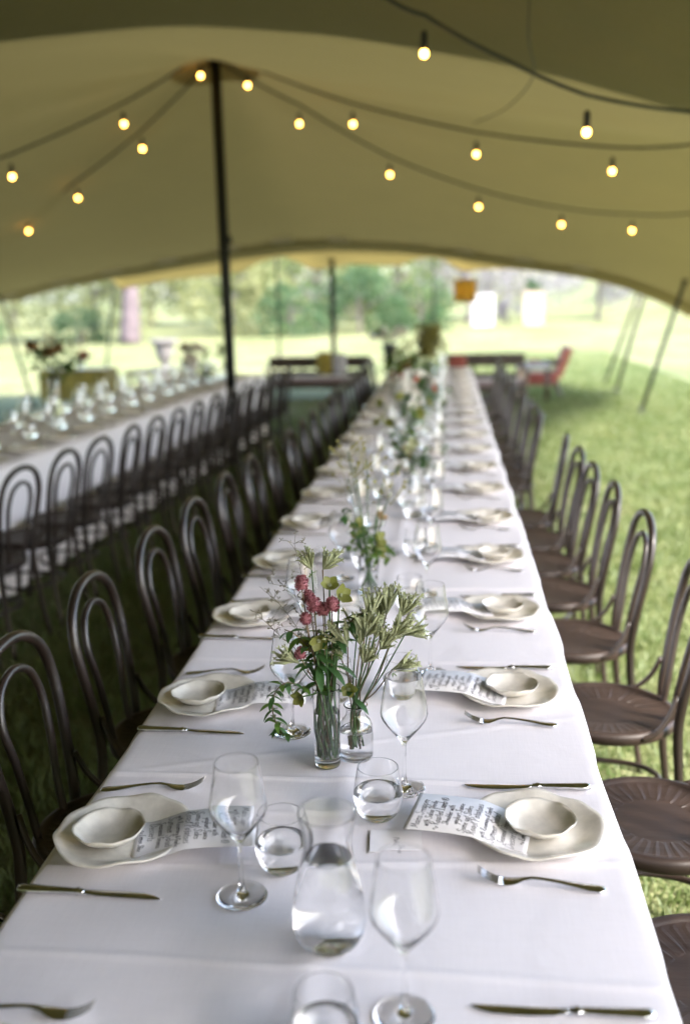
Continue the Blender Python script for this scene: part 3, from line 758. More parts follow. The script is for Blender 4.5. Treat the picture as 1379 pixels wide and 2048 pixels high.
# handwriting: single stroke letters (x-height 1), smoothed and swept as thin ink ribbons
GL = {
'a': (1.0, [[(.85,.9),(.4,1),(.1,.5),(.35,0),(.75,.4),(.85,.95),(.85,.2),(1,.0)]]), 'b': (.9, [[(.15,1.9),(.12,0),(.5,.0),(.8,.5),(.5,.95),(.15,.6)]]),
'c': (.8, [[(.75,.8),(.4,1),(.1,.5),(.4,0),(.8,.2)]]), 'd': (1.0, [[(.8,.85),(.4,1),(.1,.5),(.4,0),(.8,.4),(.85,1.9),(.85,.1)]]),
'e': (.85, [[(.12,.5),(.75,.6),(.5,1),(.12,.6),(.3,.05),(.8,.2)]]), 'f': (.6, [[(.7,1.7),(.4,1.8),(.3,1),(.3,-.2)],[(.05,.95),(.6,.95)]]),
'g': (.95, [[(.8,.85),(.4,1),(.12,.5),(.4,.05),(.8,.5),(.8,-.5),(.4,-.9),(.1,-.6)]]), 'h': (.95, [[(.15,1.9),(.12,0)],[(.13,.6),(.5,1),(.78,.7),(.8,0)]]),
'i': (.4, [[(.2,1),(.2,.1),(.35,0)],[(.2,1.4),(.22,1.45)]]), 'l': (.4, [[(.2,1.9),(.18,.2),(.38,0)]]), 'k': (.85, [[(.15,1.9),(.12,0)],[(.7,1),(.15,.45),(.75,0)]]),
'm': (1.4, [[(.12,1),(.12,0)],[(.12,.6),(.45,1),(.65,.7),(.65,0)],[(.65,.6),(1,1),(1.2,.7),(1.22,0)]]), 'n': (.95, [[(.12,1),(.12,0)],[(.12,.6),(.5,1),(.76,.7),(.78,0)]]),
'o': (.95, [[(.5,1),(.12,.6),(.35,0),(.8,.4),(.5,1),(.75,.95)]]), 'p': (.9, [[(.15,1),(.12,-.9)],[(.14,.7),(.5,1),(.8,.5),(.45,.02),(.14,.3)]]),
'r': (.65, [[(.12,1),(.12,0)],[(.12,.5),(.35,.95),(.65,.9)]]), 's': (.75, [[(.7,.85),(.4,1),(.2,.75),(.6,.35),(.4,0),(.05,.15)]]),
't': (.6, [[(.3,1.6),(.28,.2),(.5,0)],[(.05,1.05),(.6,1.1)]]), 'u': (.95, [[(.12,1),(.15,.2),(.45,0),(.75,.4),(.78,1),(.8,0)]]), 'v': (.85, [[(.1,1),(.4,0),(.75,1)]]),
'w': (1.2, [[(.1,1),(.3,0),(.55,.8),(.8,0),(1.1,1)]]), 'y': (.9, [[(.12,1),(.2,.4),(.5,.3),(.78,1)],[(.78,1),(.6,-.5),(.2,-.9)]]),
'M': (1.7, [[(.1,0),(.3,1.8),(.8,.5),(1.3,1.9),(1.5,0)]]), 'S': (1.3, [[(1.15,1.7),(.7,2.1),(.25,1.6),(.8,1.0),(1.0,.4),(.5,-.1),(.0,.2),(.15,.45)]]), 'V': (1.2, [[(.0,1.7),(.25,1.8),(.6,0),(1.2,1.9)]]),
'R': (1.3, [[(.25,1.9),(.2,0)],[(-.05,1.5),(.5,2.1),(1.1,1.7),(.6,1.0),(.25,.95)],[(.5,1),(1.0,.1),(1.4,-.2)]]), 'L': (1.1, [[(.5,1.8),(.3,2),(.25,.5),(.15,0),(.6,.1),(1.1,.0)]]),
'P': (1.2, [[(.3,1.9),(.2,-.2)],[(-.05,1.5),(.5,2.1),(1.1,1.6),(.7,.9),(.3,.9)]]), 'G': (1.3, [[(1.1,1.6),(.7,2),(.15,1.2),(.4,.05),(1.05,.3),(1.1,.9),(.7,.9)]]), 'D': (1.4, [[(.3,1.9),(.25,0),(.9,.2),(1.25,1),(.8,1.9),(.1,1.8)]]),
'@': (1.6, [[(.8,1.7),(.1,1.3),(.2,.2),(1.0,.0),(1.4,.9),(.9,1.7),(.5,1.6)],[(1.0,1.1),(.6,1.2),(.5,.6),(1.0,.6)]]), '~': (1.9, [[(0,.5),(.4,1.1),(.9,.5),(1.3,.0),(1.8,.8)]]), '&': (1.0, [[(.9,.1),(.3,1.2),(.55,1.6),(.7,1.2),(.15,.4),(.4,0),(.9,.7)]]),
}
def scribe(b, text, x0, y0, size, zf, wid, rg, maxw=None):
    """write along local -y starting at y0, letters upright towards +x"""
    tw = sum((GL[c][0] if c in GL else .55) + .12 for c in text)
    sx = size
    if maxw: sx = min(size, maxw / tw)
    pen = 0.0
    for ch in text:
        if ch not in GL: pen += .6; continue
        w, strokes = GL[ch]
        dy = rg.uniform(-.12, .12)
        for st in strokes:
            pts = spline([Vector((p[0]+pen + .18*p[1], p[1]+dy, 0)) for p in st], 3)
            for i in range(len(pts)-1):
                p, q_ = pts[i], pts[i+1]
                a = Vector((x0 + p.y*size, y0 - p.x*sx)); c = Vector((x0 + q_.y*size, y0 - q_.x*sx))
                d = c - a
                if d.length < 1e-6: continue
                wv = wid * (1.25 if abs(d.x) > abs(d.y) else .8)
                nn = Vector((-d.y, d.x)).normalized() * wv * .5; d = d.normalized() * wv * .3
                q4 = [a - d + nn, c + d + nn, c + d - nn, a - d - nn]
                b.add([(v.x, v.y, zf(v.x)) for v in q4], [(0, 1, 2, 3)])
        pen += w + .12
CL, CW = .215, .132
def cardz(x): return float(np.interp(x, [-.11, -.078, -.05, -.015, .03, .075, .11], [.0088, .0105, .0185, .0295, .0305, .0290, .0265]))
def menu_meshes():
    b = MB(); n = 24
    top = [(-CL/2 + CL*i/n, s*CW/2, cardz(-CL/2 + CL*i/n)) for i in range(n+1) for s in (-1, 1)]
    bot = [(x, y, z - .0006) for x, y, z in top]
    m = len(top)
    fs = [(2*i, 2*i+2, 2*i+3, 2*i+1) for i in range(n)] + [(m+2*i, m+2*i+1, m+2*i+3, m+2*i+2) for i in range(n)]
    fs += [(2*i, m+2*i, m+2*i+2, 2*i+2) for i in range(n)] + [(2*i+1, 2*i+3, m+2*i+3, m+2*i+1) for i in range(n)] + [(0, 1, m+1, m), (2*n, m+2*n, m+2*n+1, 2*n+1)]
    b.add(top + bot, fs); card = b.mesh('menu_card', M['paper'])
    b = MB(); rg = random.Random(5)
    zf = lambda x: cardz(x) + .0004
    lines = [('Mains Snapper', .0078, .060), ('with Salsa Verde', .0062, .052), ('~ Roasted Lamb @', .0078, .062), ('Shoulder with', .0058, .040), ('yoghurt Sauce', .0058, .034), ('Some got Sides', .0068, .058), ('Roast Potatoes', .0080, .060),
             ('with Rosemary & Garlic', .0052, .056), ('Summer Salad', .0076, .060), ('Seasonal Greens', .0058, .052), ('Desserts', .0078, .056), ('~ Lemon Slice', .0052, .036)]
    x = CL/2 - .018
    for tx, sz, y0 in lines:
        scribe(b, tx, x - sz*.9, y0, sz, zf, .00105, rg, maxw=y0 + .058)
        x -= sz*1.0 + .0100
    return card, b.mesh('handwriting', M['ink'], smooth=False)
CARD, INK = menu_meshes()

rs = random.Random(21)
SIDE = {'R': ('right', math.pi), 'L': ('left', 0.0)}
def put(me, name, label, cat, group, loc, rz, kids=(), tilt=None):
    o = link(name, me, None, loc, rz)
    tag(o, label, cat, group)
    if tilt: o.rotation_euler = (tilt[0], tilt[1], rz)
    for kn, km in kids: link(kn, km, o)
    return o
TZ = .7515
def setting(side, k, x, y, only=None, jig=1.0, ov={}):
    wd, rz = SIDE[side]; od = ORD[k]
    c, s = math.cos(rz), math.sin(rz)
    def W(lx, ly, z): return (x + c*lx - s*ly, y + s*lx + c*ly, z)
    g = ' on the long table'
    J = lambda a: rs.uniform(-a, a) * jig
    it = lambda n: only is None or n in only
    where = '%s setting, %s side of long table' % (od, wd)
    if it('plate'): put(plates[(k + (side == 'L')) % 3], 'dinner_plate', 'cream scalloped plate at the ' + where, 'plate', 'dinner plates' + g, W(0, 0, TZ), rs.uniform(0, 6.28) if jig else ov.get('prot', 0))
    if it('bowl'): put(bowls[(k + (side == 'L')) % 3], 'bowl', 'small cream bowl at the ' + where, 'bowl', 'bowls' + g, W(*ov.get('bowl', (-.012 + J(.008), -.004 + J(.008))), TZ + .0066), rs.uniform(0, 6.28) if jig else ov.get('brot', 0), tilt=(J(.03), J(.03)))
    if it('menu'):
        mx, my, ma = ov.get('menu', (.128 + J(.012), .012 + J(.012), J(.2)))
        put(CARD, 'menu_card', 'handwritten menu card at the ' + where, 'menu card', 'menu cards' + g, W(mx, my, TZ - .001), rz + ma, [('handwriting', INK)])
    if it('fork'): put(FORK, 'fork', 'steel fork at the ' + where, 'fork', 'forks' + g, W(-.102 + J(.008), .172 + J(.008), TZ), rz + ov.get('fa', J(.07)))
    if it('knife'): put(BLADE, 'knife', 'steel knife at the ' + where, 'knife', 'knives' + g, W(-.125 + J(.01), -.170 + J(.006), TZ), rz + ov.get('ka', J(.04)), [('handle', HANDLE)])
    if it('wine'): put(WINE, 'wine_glass', 'empty wine glass at the ' + where, 'wine glass', 'wine glasses' + g, W(*ov.get('wine', (.225 + J(.02), -.150 + J(.02))), TZ), 0)
    if it('tumbler'): put(TUMB, 'tumbler', 'water tumbler at the ' + where, 'tumbler', 'tumblers' + g, W(*ov.get('tumb', (.285 + J(.015), -.05 + J(.025))), TZ), 0, [('water', TUMBW)])
for k in range(0, 19):
    y = 1.653 + .632*(k - 1)
    if k == 0: setting('R', k, .343, y, ('knife', 'wine', 'tumbler', 'fork'), 0, {'wine': (.208, -.15), 'tumb': (.305, -.062)})
    elif k == 1: setting('R', k, .345, y, None, 0, {'menu': (.112, .0, -.20), 'wine': (.236, -.150), 'tumb': (.280, -.040), 'fa': -.08, 'ka': .02, 'prot': 1.1, 'brot': .6})
    elif k == 2: setting('R', k, .335, y, None, 0, {'menu': (.105, -.005, -.17), 'wine': (.185, -.135), 'tumb': (.25, .03), 'fa': -.07, 'ka': -.01, 'prot': 3.1, 'brot': 2.6})
    else: setting('R', k, .35, y)
for k in range(0, 19):
    y = 1.583 + .62*(k - 1)
    if k == 0: setting('L', k, -.385, y, ('fork', 'plate', 'bowl'), 0)
    elif k == 1: setting('L', k, -.385, y, None, 0, {'menu': (.132, -.003, .18), 'wine': (.247, -.158), 'tumb': (.300, -.072), 'fa': .12, 'ka': -.01, 'prot': 2.0, 'bowl': (-.022, -.010)})
    elif k == 2: setting('L', k, -.373, y, None, 0, {'menu': (.125, .0, .10), 'wine': (.224, -.155), 'tumb': (.30, .03), 'fa': .10, 'prot': 4.0, 'brot': 3, 'bowl': (-.025, -.006)})
    elif k == 3: setting('L', k, -.385, y, None, .6, {'wine': (.175, -.170)})
    else: setting('L', k, -.385, y)
put(CARF, 'carafe', 'glass water carafe standing in the foreground', 'carafe', None, (.017, 1.318, TZ), 0, [('water', CARFW)])
for i, (x, y) in enumerate([(.03, 4.45), (-.02, 6.7), (.03, 8.9)]):
    put(CARF, 'carafe', 'glass water carafe in the middle of the table, %s of the three blurred ones' % ['nearest', 'second', 'farthest'][i], 'carafe', None, (x, y, TZ), 0, [('water', CARFW)])
b = MB(); b.rbox(-.046, .046, -.036, .036, 0, .0011, .0003); me = b.mesh('place_card', M['paper'], smooth=False)
o = put(me, 'place_card', 'small white name card beside the tumbler on the right', 'place card', None, (.102, 1.607, TZ + .001), .04)
b = MB(); rg = random.Random(2)
scribe(b, 'S~a', .004, .028 - .05, .0052, lambda x: .0016, .0007, rg); scribe(b, 'Pal~', -.004, .012, .0052, lambda x: .0016, .0007, rg)
b.build('handwriting', M['ink'], o, smooth=False)

# second table: glasses and plates catch the light
for i in range(15):
    s_ = 4.6 + .5*i
    p = T2(s_ + rs.uniform(-.03, .03), .25, TZ)
    nm = '%s place of the second table' % ORD[i]
    put(plates[i % 3], 'dinner_plate', 'cream plate at the near side, ' + nm, 'plate', 'plates on the second table', T2(s_, .16, TZ), i)
    for j, tt in ((0, .34), (1, .72), (2, .53)):
        sd = ['near', 'far', 'middle'][j]
        put(WINE, 'wine_glass', 'wine glass in the %s row, %s' % (sd, nm), 'wine glass', 'wine glasses on the second table', T2(s_ + .2 + rs.uniform(-.05, .05), tt + rs.uniform(-.03, .03), TZ), 0)
        if j < 2: put(TUMB, 'tumbler', 'tumbler in the %s row, %s' % (sd, nm), 'tumbler', 'tumblers on the second table', T2(s_ + .06 + rs.uniform(-.05, .05), tt + .06 + rs.uniform(-.03, .03), TZ), 0, [('water', TUMBW)])
    put(plates[(i+1) % 3], 'dinner_plate', 'cream plate at the far side, ' + nm, 'plate', 'plates on the second table', T2(s_ + .1, .86, TZ), i)
#INSERT_FLOWERS

# ------------------------------------------------------------------ flowers
def leafm(b, base, dir_, length, width, up_=(0, 0, 1), curl=.25, n=5):
    """one pointed, slightly folded and curling leaf"""
    d = Vector(dir_).normalized(); u = Vector(up_)
    side = d.cross(u)
    side = side.normalized() if side.length > 1e-6 else d.orthogonal().normalized()
    nn = side.cross(d).normalized(); base = Vector(base)
    vs = []
    for i in range(n + 1):
        t = i / n; w = width * math.sin(math.pi * min(1, .08 + t * .92)) ** .8 * .5
        c = base + d * (length * t) - nn * (curl * length * t * t)
        vs += [c - side * w + nn * w * .25, c, c + side * w + nn * w * .25]
    fs = []
    for i in range(n):
        a = 3*i
        fs += [(a, a+1, a+4, a+3), (a+1, a+2, a+5, a+4)]
    b.add(vs, fs)

def rdir(rg, zmin=-1, zmax=1):
    z = rg.uniform(zmin, zmax); a = rg.uniform(0, 2*math.pi); r_ = math.sqrt(max(0, 1 - z*z))
    return Vector((r_*math.cos(a), r_*math.sin(a), z))

def gomphrena(b, c, r_, rg):
    # clover-like head: rings of small upturned bracts over an egg-shaped core
    for i in range(230):
        d = rdir(rg, -.9, 1); d2 = Vector((d.x, d.y, d.z * .7 + .35)).normalized()
        p = c + Vector((d.x * r_ * .80, d.y * r_ * .80, d.z * r_ * 1.0))
        leafm(b, p, d2, r_ * rg.uniform(.26, .42), r_ * .20, rdir(rg), .1, 2)
    b.lathe([(0, -r_*.95), (r_*.6, -r_*.7), (r_*.82, 0), (r_*.62, r_*.7), (0, r_*1.0)], 12, c)

def hellebore(b, c, face, r_, rg, n=5):
    f_ = Vector(face).normalized(); a0 = rg.uniform(0, 6.28); s1 = f_.orthogonal().normalized(); s2 = f_.cross(s1)
    for k in range(n):
        a = a0 + 2*math.pi*k/n
        d = (s1*math.cos(a) + s2*math.sin(a)) * .9 + f_ * rg.uniform(.25, .5)
        leafm(b, c, d, r_ * rg.uniform(.9, 1.15), r_ * .86, f_, -.32, 6)

def paw(b, c, dir_, size, rg, n=9):
    # kangaroo paw: a fan of furry tubular buds on short stalks, flaring at the tips
    d = Vector(dir_).normalized(); s1 = d.orthogonal().normalized(); s2 = d.cross(s1)
    for k in range(n):
        a = rg.uniform(0, 2*math.pi); sp = rg.uniform(.15, .75)
        dd = (d + (s1*math.cos(a) + s2*math.sin(a)) * sp).normalized()
        L = size * rg.uniform(.7, 1.1)
        p0 = Vector(c) + d * rg.uniform(0, .25) * size
        mid = p0 + dd * L * .55; tip = p0 + dd * L + Vector((0, 0, rg.uniform(0, .15) * L))
        b.tube([p0, p0.lerp(mid, .5), mid, tip], [size*.035, size*.055, size*.066, size*.05], 5)
        for q in range(3):
            leafm(b, tip, (dd + rdir(rg) * .8), L * .22, L * .09, rdir(rg), .3, 2)

def twigspray(b, path, rg, n=16, size=.03):
    P = spline(path, 5); b.tube(P, [.0009*(1 - .6*i/len(P)) for i in range(len(P))], 4)
    for k in range(n):
        i = rg.randrange(int(len(P)*.3), len(P)); p = P[i]
        d = (Vector((rg.uniform(-1, 1), rg.uniform(-.6, .6), rg.uniform(.1, 1)))).normalized(); L = size * rg.uniform(.4, 1)
        q = p + d * L; b.tube([p, p + d*L*.5 + Vector((0, 0, .002)), q], .0005, 3)
        for m in range(3):
            t = q + rdir(rg) * .006; b.tube([q, t], [.0005, .0011], 3)

def stemtube(pts, r_=.0016, n=6):
    b = MB(); b.tube(spline(pts, 5), r_, n); return b

# hero group: metric map of the plane the stems stand in (about 985 px per metre in the photograph)
def fl(px, py, dy=0.0):
    return Vector((-.053 + (px - 655)/985, 1.897 + dy, .75 + (1530 - py)/925))
def vase(name, label, prof_o, prof_i, water, loc, n=44):
    b = MB(); b.lathe(prof_o + prof_i, n); o = b.build(name, M['glass'], None, loc=loc)
    tag(o, label, 'vase')
    b = MB(); b.lathe(water, n); b.build('water', M['water'], o); return o
vase('vase', 'tall clear cylinder vase packed with green stems', [(0, .0006), (.022, .0), (.0255, .001), (.0265, .006), (.0268, .05), (.0275, .12), (.0285, .1690), (.0286, .1702), (.0283, .1707)], [(.0276, .1708), (.0272, .1705), (.0270, .1695), (.0260, .12), (.0252, .05), (.0245, .020), (.022, .0165), (0, .0160)],
     [(0, .0158), (.022, .0163), (.0247, .020), (.0254, .05), (.0262, .118), (.0261, .1195), (.0250, .1190), (0, .1188)], (-.053, 1.897, TZ))
vase('vase', 'squat clear bottle vase with narrow neck and rolled lip', [(0, .001), (.030, .0), (.0335, .0015), (.0352, .006), (.0355, .03), (.0355, .062), (.0345, .074), (.0300, .084), (.0235, .091), (.0205, .098), (.0200, .106), (.0215, .1125), (.0245, .1160), (.0252, .1175), (.0247, .1186)],
     [(.0236, .1188), (.0225, .1178), (.0198, .1128), (.0182, .106), (.0187, .098), (.0217, .0905), (.0283, .0825), (.0326, .0735), (.0336, .062), (.0336, .030), (.0330, .010), (.030, .0068), (0, .0062)],
     [(0, .0060), (.030, .0066), (.0332, .010), (.0338, .030), (.0338, .0610), (.0334, .0640), (.0325, .0634), (0, .0632)], (.003, 1.935, TZ))
rf = random.Random(12)
def stem_in(head, vx, vy, vtop, spread, zb=.02, mat_='stem', r_=.0016, bend=.25):
    base = Vector((vx + rf.uniform(-1, 1)*spread, vy + rf.uniform(-1, 1)*spread, .7515 + zb + rf.uniform(0, .012)))
    neck = Vector((vx + rf.uniform(-1, 1)*spread*.9, vy + rf.uniform(-1, 1)*spread*.9, .7515 + vtop))
    head = Vector(head)
    mid = neck.lerp(head, .5); mid.z += bend * .05 * (head - neck).length * rf.uniform(.3, 1.2); mid += Vector((rf.uniform(-.006, .006), rf.uniform(-.006, .006), 0))
    b = MB(); b.tube(spline([base, neck, mid, head], 5), r_, 6)
    return b, mid
TV = (-.053, 1.897, .165, .016); BV = (.003, 1.935, .100, .011)
GOM = 'pink gomphrena blooms in the cylinder vase'
for i, (px, py, dy, r_, lab) in enumerate([(613, 1166, -.01, .0145, 'tallest pink gomphrena bloom in the cylinder vase'), (622, 1198, .012, .0125, 'pink gomphrena bloom left of the central pair'), (636, 1206, -.012, .0150, 'largest pink gomphrena bloom in the middle of the cluster'),
        (653, 1217, -.004, .0125, 'small pink gomphrena bloom between two larger ones'), (672, 1206, -.01, .0140, 'rightmost pink gomphrena bloom in front of lime petals'), (620, 1232, -.016, .0115, 'small pink gomphrena bloom just below the cluster'), (610, 1295, -.03, .0120, 'lowest pink gomphrena bloom, apart on the left')]):
    c = fl(px, py, dy); t = thing('gomphrena', lab, 'flower', GOM, (TV[0], TV[1], TZ)); o_ = t.location.copy()
    b, mid = stem_in(c - Vector((0, 0, r_*.8)), *TV[:2], TV[2], TV[3], r_=.0012, mat_='stemred'); b.v = [tuple(Vector(v) - o_) for v in b.v]; b.build('stem', M['stemred'], t)
    b = MB(); gomphrena(b, c - o_, r_, rf); b.build('bloom', M['pink'], t, smooth=False)
    if i in (0, 2, 4):
        b = MB()
        for q in range(2):
            b = MB(); leafm(b, mid - o_, Vector((rf.uniform(-1, 1), rf.uniform(-1, .4), rf.uniform(.1, .6))), .03, .010, (0, 0, 1), .3, 4); b.build('leaf', M['leaf'], t)
for i, (px, py, dy, face, r_, V_, lab) in enumerate([(664, 1180, .02, (.1, -.5, .6), .024, TV, 'lime green hellebore standing above the pink blooms'), (684, 1196, .015, (.5, -.4, .3), .026, TV, 'lime hellebore with peach edge behind the pink blooms'), (645, 1272, -.015, (.1, -1, -.1), .024, TV, 'broad olive hellebore in the middle of the bunch'),
        (625, 1284, .005, (-.5, -.7, -.2), .022, TV, 'olive hellebore behind the lowest pink bloom'), (610, 1380, -.03, (-.5, -.8, -.1), .021, TV, 'lime hellebore drooping left of the cylinder vase rim'), (699, 1372, .0, (.2, -1, 0), .021, BV, 'lime hellebore between the two vases')]):
    c = fl(px, py, dy); t = thing('hellebore', lab, 'flower', 'green hellebores in the front vases', (V_[0], V_[1], TZ)); o_ = t.location.copy()
    b, mid = stem_in(c, *V_[:2], V_[2], V_[3], r_=.0017); b.v = [tuple(Vector(v) - o_) for v in b.v]; b.build('stem', M['stem'], t)
    b = MB(); hellebore(b, c - o_, face, r_, rf); b.build('petals', M['lime'], t)
    b = MB()
    for q in range(22):
        dd = (Vector(face).normalized() + rdir(rf)*.5).normalized(); b.tube([c - o_, c - o_ + dd*.008], [.0006, .0010], 3)
    b.build('stamens', M['paw'], t)
    b = MB()
    for q in range(3):
        b = MB(); leafm(b, mid - o_ + Vector((0, 0, .012*q)), Vector((rf.uniform(-1, 1), rf.uniform(-1, .2), rf.uniform(-.3, .5))), .045, .017, (0, 0, 1), .35, 5); b.build('leaf', M['leaf'], t)
PAWO = ['seventh', 'ninth', 'eleventh', 'tenth, low', 'last, rightmost', 'second', 'third', 'fifth', 'eighth, low', 'lowest right', 'fourth, low', 'first, smallest'] + ['at the back, %s' % q for q in ('third', 'first', 'fourth', 'second')]
PAWG = 'kangaroo paw stems in the front vases'
for i, (px, py, dy, d, sz, V_) in enumerate([(745, 1232, .0, (.05, 0, 1), .034, BV), (775, 1236, .03, (.15, 0, 1), .036, BV), (803, 1240, .02, (.35, 0, 1), .036, BV), (790, 1262, -.02, (.6, -.2, .6), .034, BV), (812, 1266, .0, (.9, -.1, .3), .030, BV),
        (700, 1290, .0, (-.4, -.3, .8), .036, BV), (716, 1276, .03, (.0, 0, 1), .034, BV), (735, 1266, -.02, (.2, -.2, .8), .036, BV), (765, 1285, -.03, (.4, -.3, .7), .034, BV), (790, 1322, -.03, (.8, -.3, .4), .034, BV), (733, 1312, -.03, (.3, -.3, .7), .030, BV), (686, 1325, .02, (-.3, -.2, .6), .026, BV),
        (760, 1252, .05, (.1, .2, 1), .030, BV), (722, 1300, .04, (-.1, .1, 1), .030, BV), (785, 1290, .04, (.5, .2, .7), .030, BV), (750, 1290, .05, (.2, .2, 1), .028, BV),
        (606, 1318, -.02, (-.7, -.3, .5), .032, TV), (650, 1150, .03, (.5, -.1, .6), .030, TV), (628, 1150, .03, (-.3, -.1, .9), .026, TV)]):
    c = fl(px, py, dy); t = thing('kangaroo_paw', 'x', 'flower', PAWG, (V_[0], V_[1], TZ)); o_ = t.location.copy()
    t['label'] = ('pale kangaroo paw bloom over the bottle vase, %s from the left' % PAWO[i]) if V_ is BV else ['pale kangaroo paw bloom hanging at the bunch\'s lower left', 'pale kangaroo paw bloom at the top right of the pink blooms', 'pale kangaroo paw bloom at the very top behind the twig'][i - 16]
    b, mid = stem_in(c, *V_[:2], V_[2], V_[3], r_=.0014, bend=-.4); b.v = [tuple(Vector(v) - o_) for v in b.v]; b.build('stem', M['stemred'] if i % 2 else M['stem'], t)
    b = MB(); paw(b, c - o_, d, sz*1.3, rf, 22); b.build('bloom', M['paw'], t)
    if i % 3 == 0:
        b = MB()
        for q in range(4): leafm(b, c - o_ - Vector((0, 0, .008)), rdir(rf, -.2, .9), .016, .004, (0, 0, 1), .2, 3)
        b.build('leaf', M['leafmid'], t)
for lab, pts in (('thin dry twig reaching highest above the pink blooms', [(648, 1370), (632, 1260), (612, 1170), (599, 1094)]), ('thin dry twig arching left past the pink blooms', [(645, 1370), (615, 1262), (590, 1190), (545, 1169)]),
                 ('thin dry twig at mid height pointing left', [(645, 1372), (610, 1285), (570, 1222), (527, 1176)]), ('lowest thin dry twig pointing left', [(642, 1372), (600, 1310), (560, 1275), (522, 1231)])):
    P = [fl(px, py, .02 * math.sin(k)) for k, (px, py) in enumerate(pts)]; o_ = Vector((TV[0], TV[1], TZ))
    t = thing('limonium_twig', lab, 'twig', 'dry twigs in the cylinder vase', o_)
    P = [Vector((TV[0] + rf.uniform(-.01, .01), TV[1], .78))] + P
    b = MB(); twigspray(b, [p - o_ for p in P], rf, 26, .030); b.build('spray', M['twig'], t)
def vine(label, pts, V_, nleaf, L):
    o_ = Vector((V_[0], V_[1], TZ)); t = thing('leafy_vine', label, 'vine', 'leafy vines in the front vases', o_)
    P = spline([p - o_ for p in pts], 8); b = MB(); b.tube(P, .0012, 5); b.build('stem', M['stemred'], t)
    for k in range(nleaf):
        p = P[int((.28 + .72*k/nleaf) * (len(P)-1))]; b = MB(); a = rf.uniform(0, 6.28)
        for q in range(3):
            d = Vector((math.cos(a + 2.1*q), math.sin(a + 2.1*q), rf.uniform(-.5, .6))); leafm(b, p, d, L*rf.uniform(.8, 1.2), L*.42, (0, 0, 1), .45, 5)
        b.build('leaf', M['leaf'] if k % 3 else M['leafmid'], t)
vine('leafy vine trailing left down to the wine glass foot', [Vector((-.05, 1.89, .80)), fl(648, 1372, -.01), fl(618, 1362, -.03), fl(585, 1345, -.05), fl(562, 1362, -.06), fl(558, 1392, -.07), fl(566, 1420, -.07), fl(578, 1436, -.07), fl(592, 1438, -.075)], TV, 14, .027)
vine('dark leafy sprig leaning right between the two vases', [Vector((-.05, 1.90, .80)), fl(662, 1370, .0), fl(672, 1300, .0), fl(700, 1250, .01), fl(738, 1222, .01)], TV, 11, .026)
vine('dark leafy sprig standing left among the pink stems', [Vector((-.06, 1.90, .80)), fl(650, 1372, .0), fl(630, 1300, -.01), fl(600, 1262, -.02), fl(578, 1252, -.02)], TV, 5, .034)
o_ = Vector((TV[0], TV[1], TZ))
for k in range(9):      # plain cut stems and low leaves filling the cylinder
    a = 2*math.pi*k/9; t = thing('cut_stem', 'bare green cut stem crowding the cylinder vase', 'stem', 'cut stems in the cylinder vase', o_)
    b = MB(); r0 = rf.uniform(.006, .019)
    b.tube(spline([(r0*math.cos(a+1), r0*math.sin(a+1), .02), (.02*math.cos(a), .02*math.sin(a), .10), (.018*math.cos(a-.5), .018*math.sin(a-.5), .17), (.03*math.cos(a-.6) - .004, .02*math.sin(a-.6), .24 + .03*math.sin(k))], 4), rf.uniform(.0016, .0026), 6)
    b.build('stem', M['stem'], t)
    b = MB(); leafm(b, (.028*math.cos(a-.6), .02*math.sin(a-.6), .22), (math.cos(a), math.sin(a)*.7, rf.uniform(-.5, .6)), .05, .018, (0, 0, 1), .4, 5); b.build('leaf', M['leaf'], t)

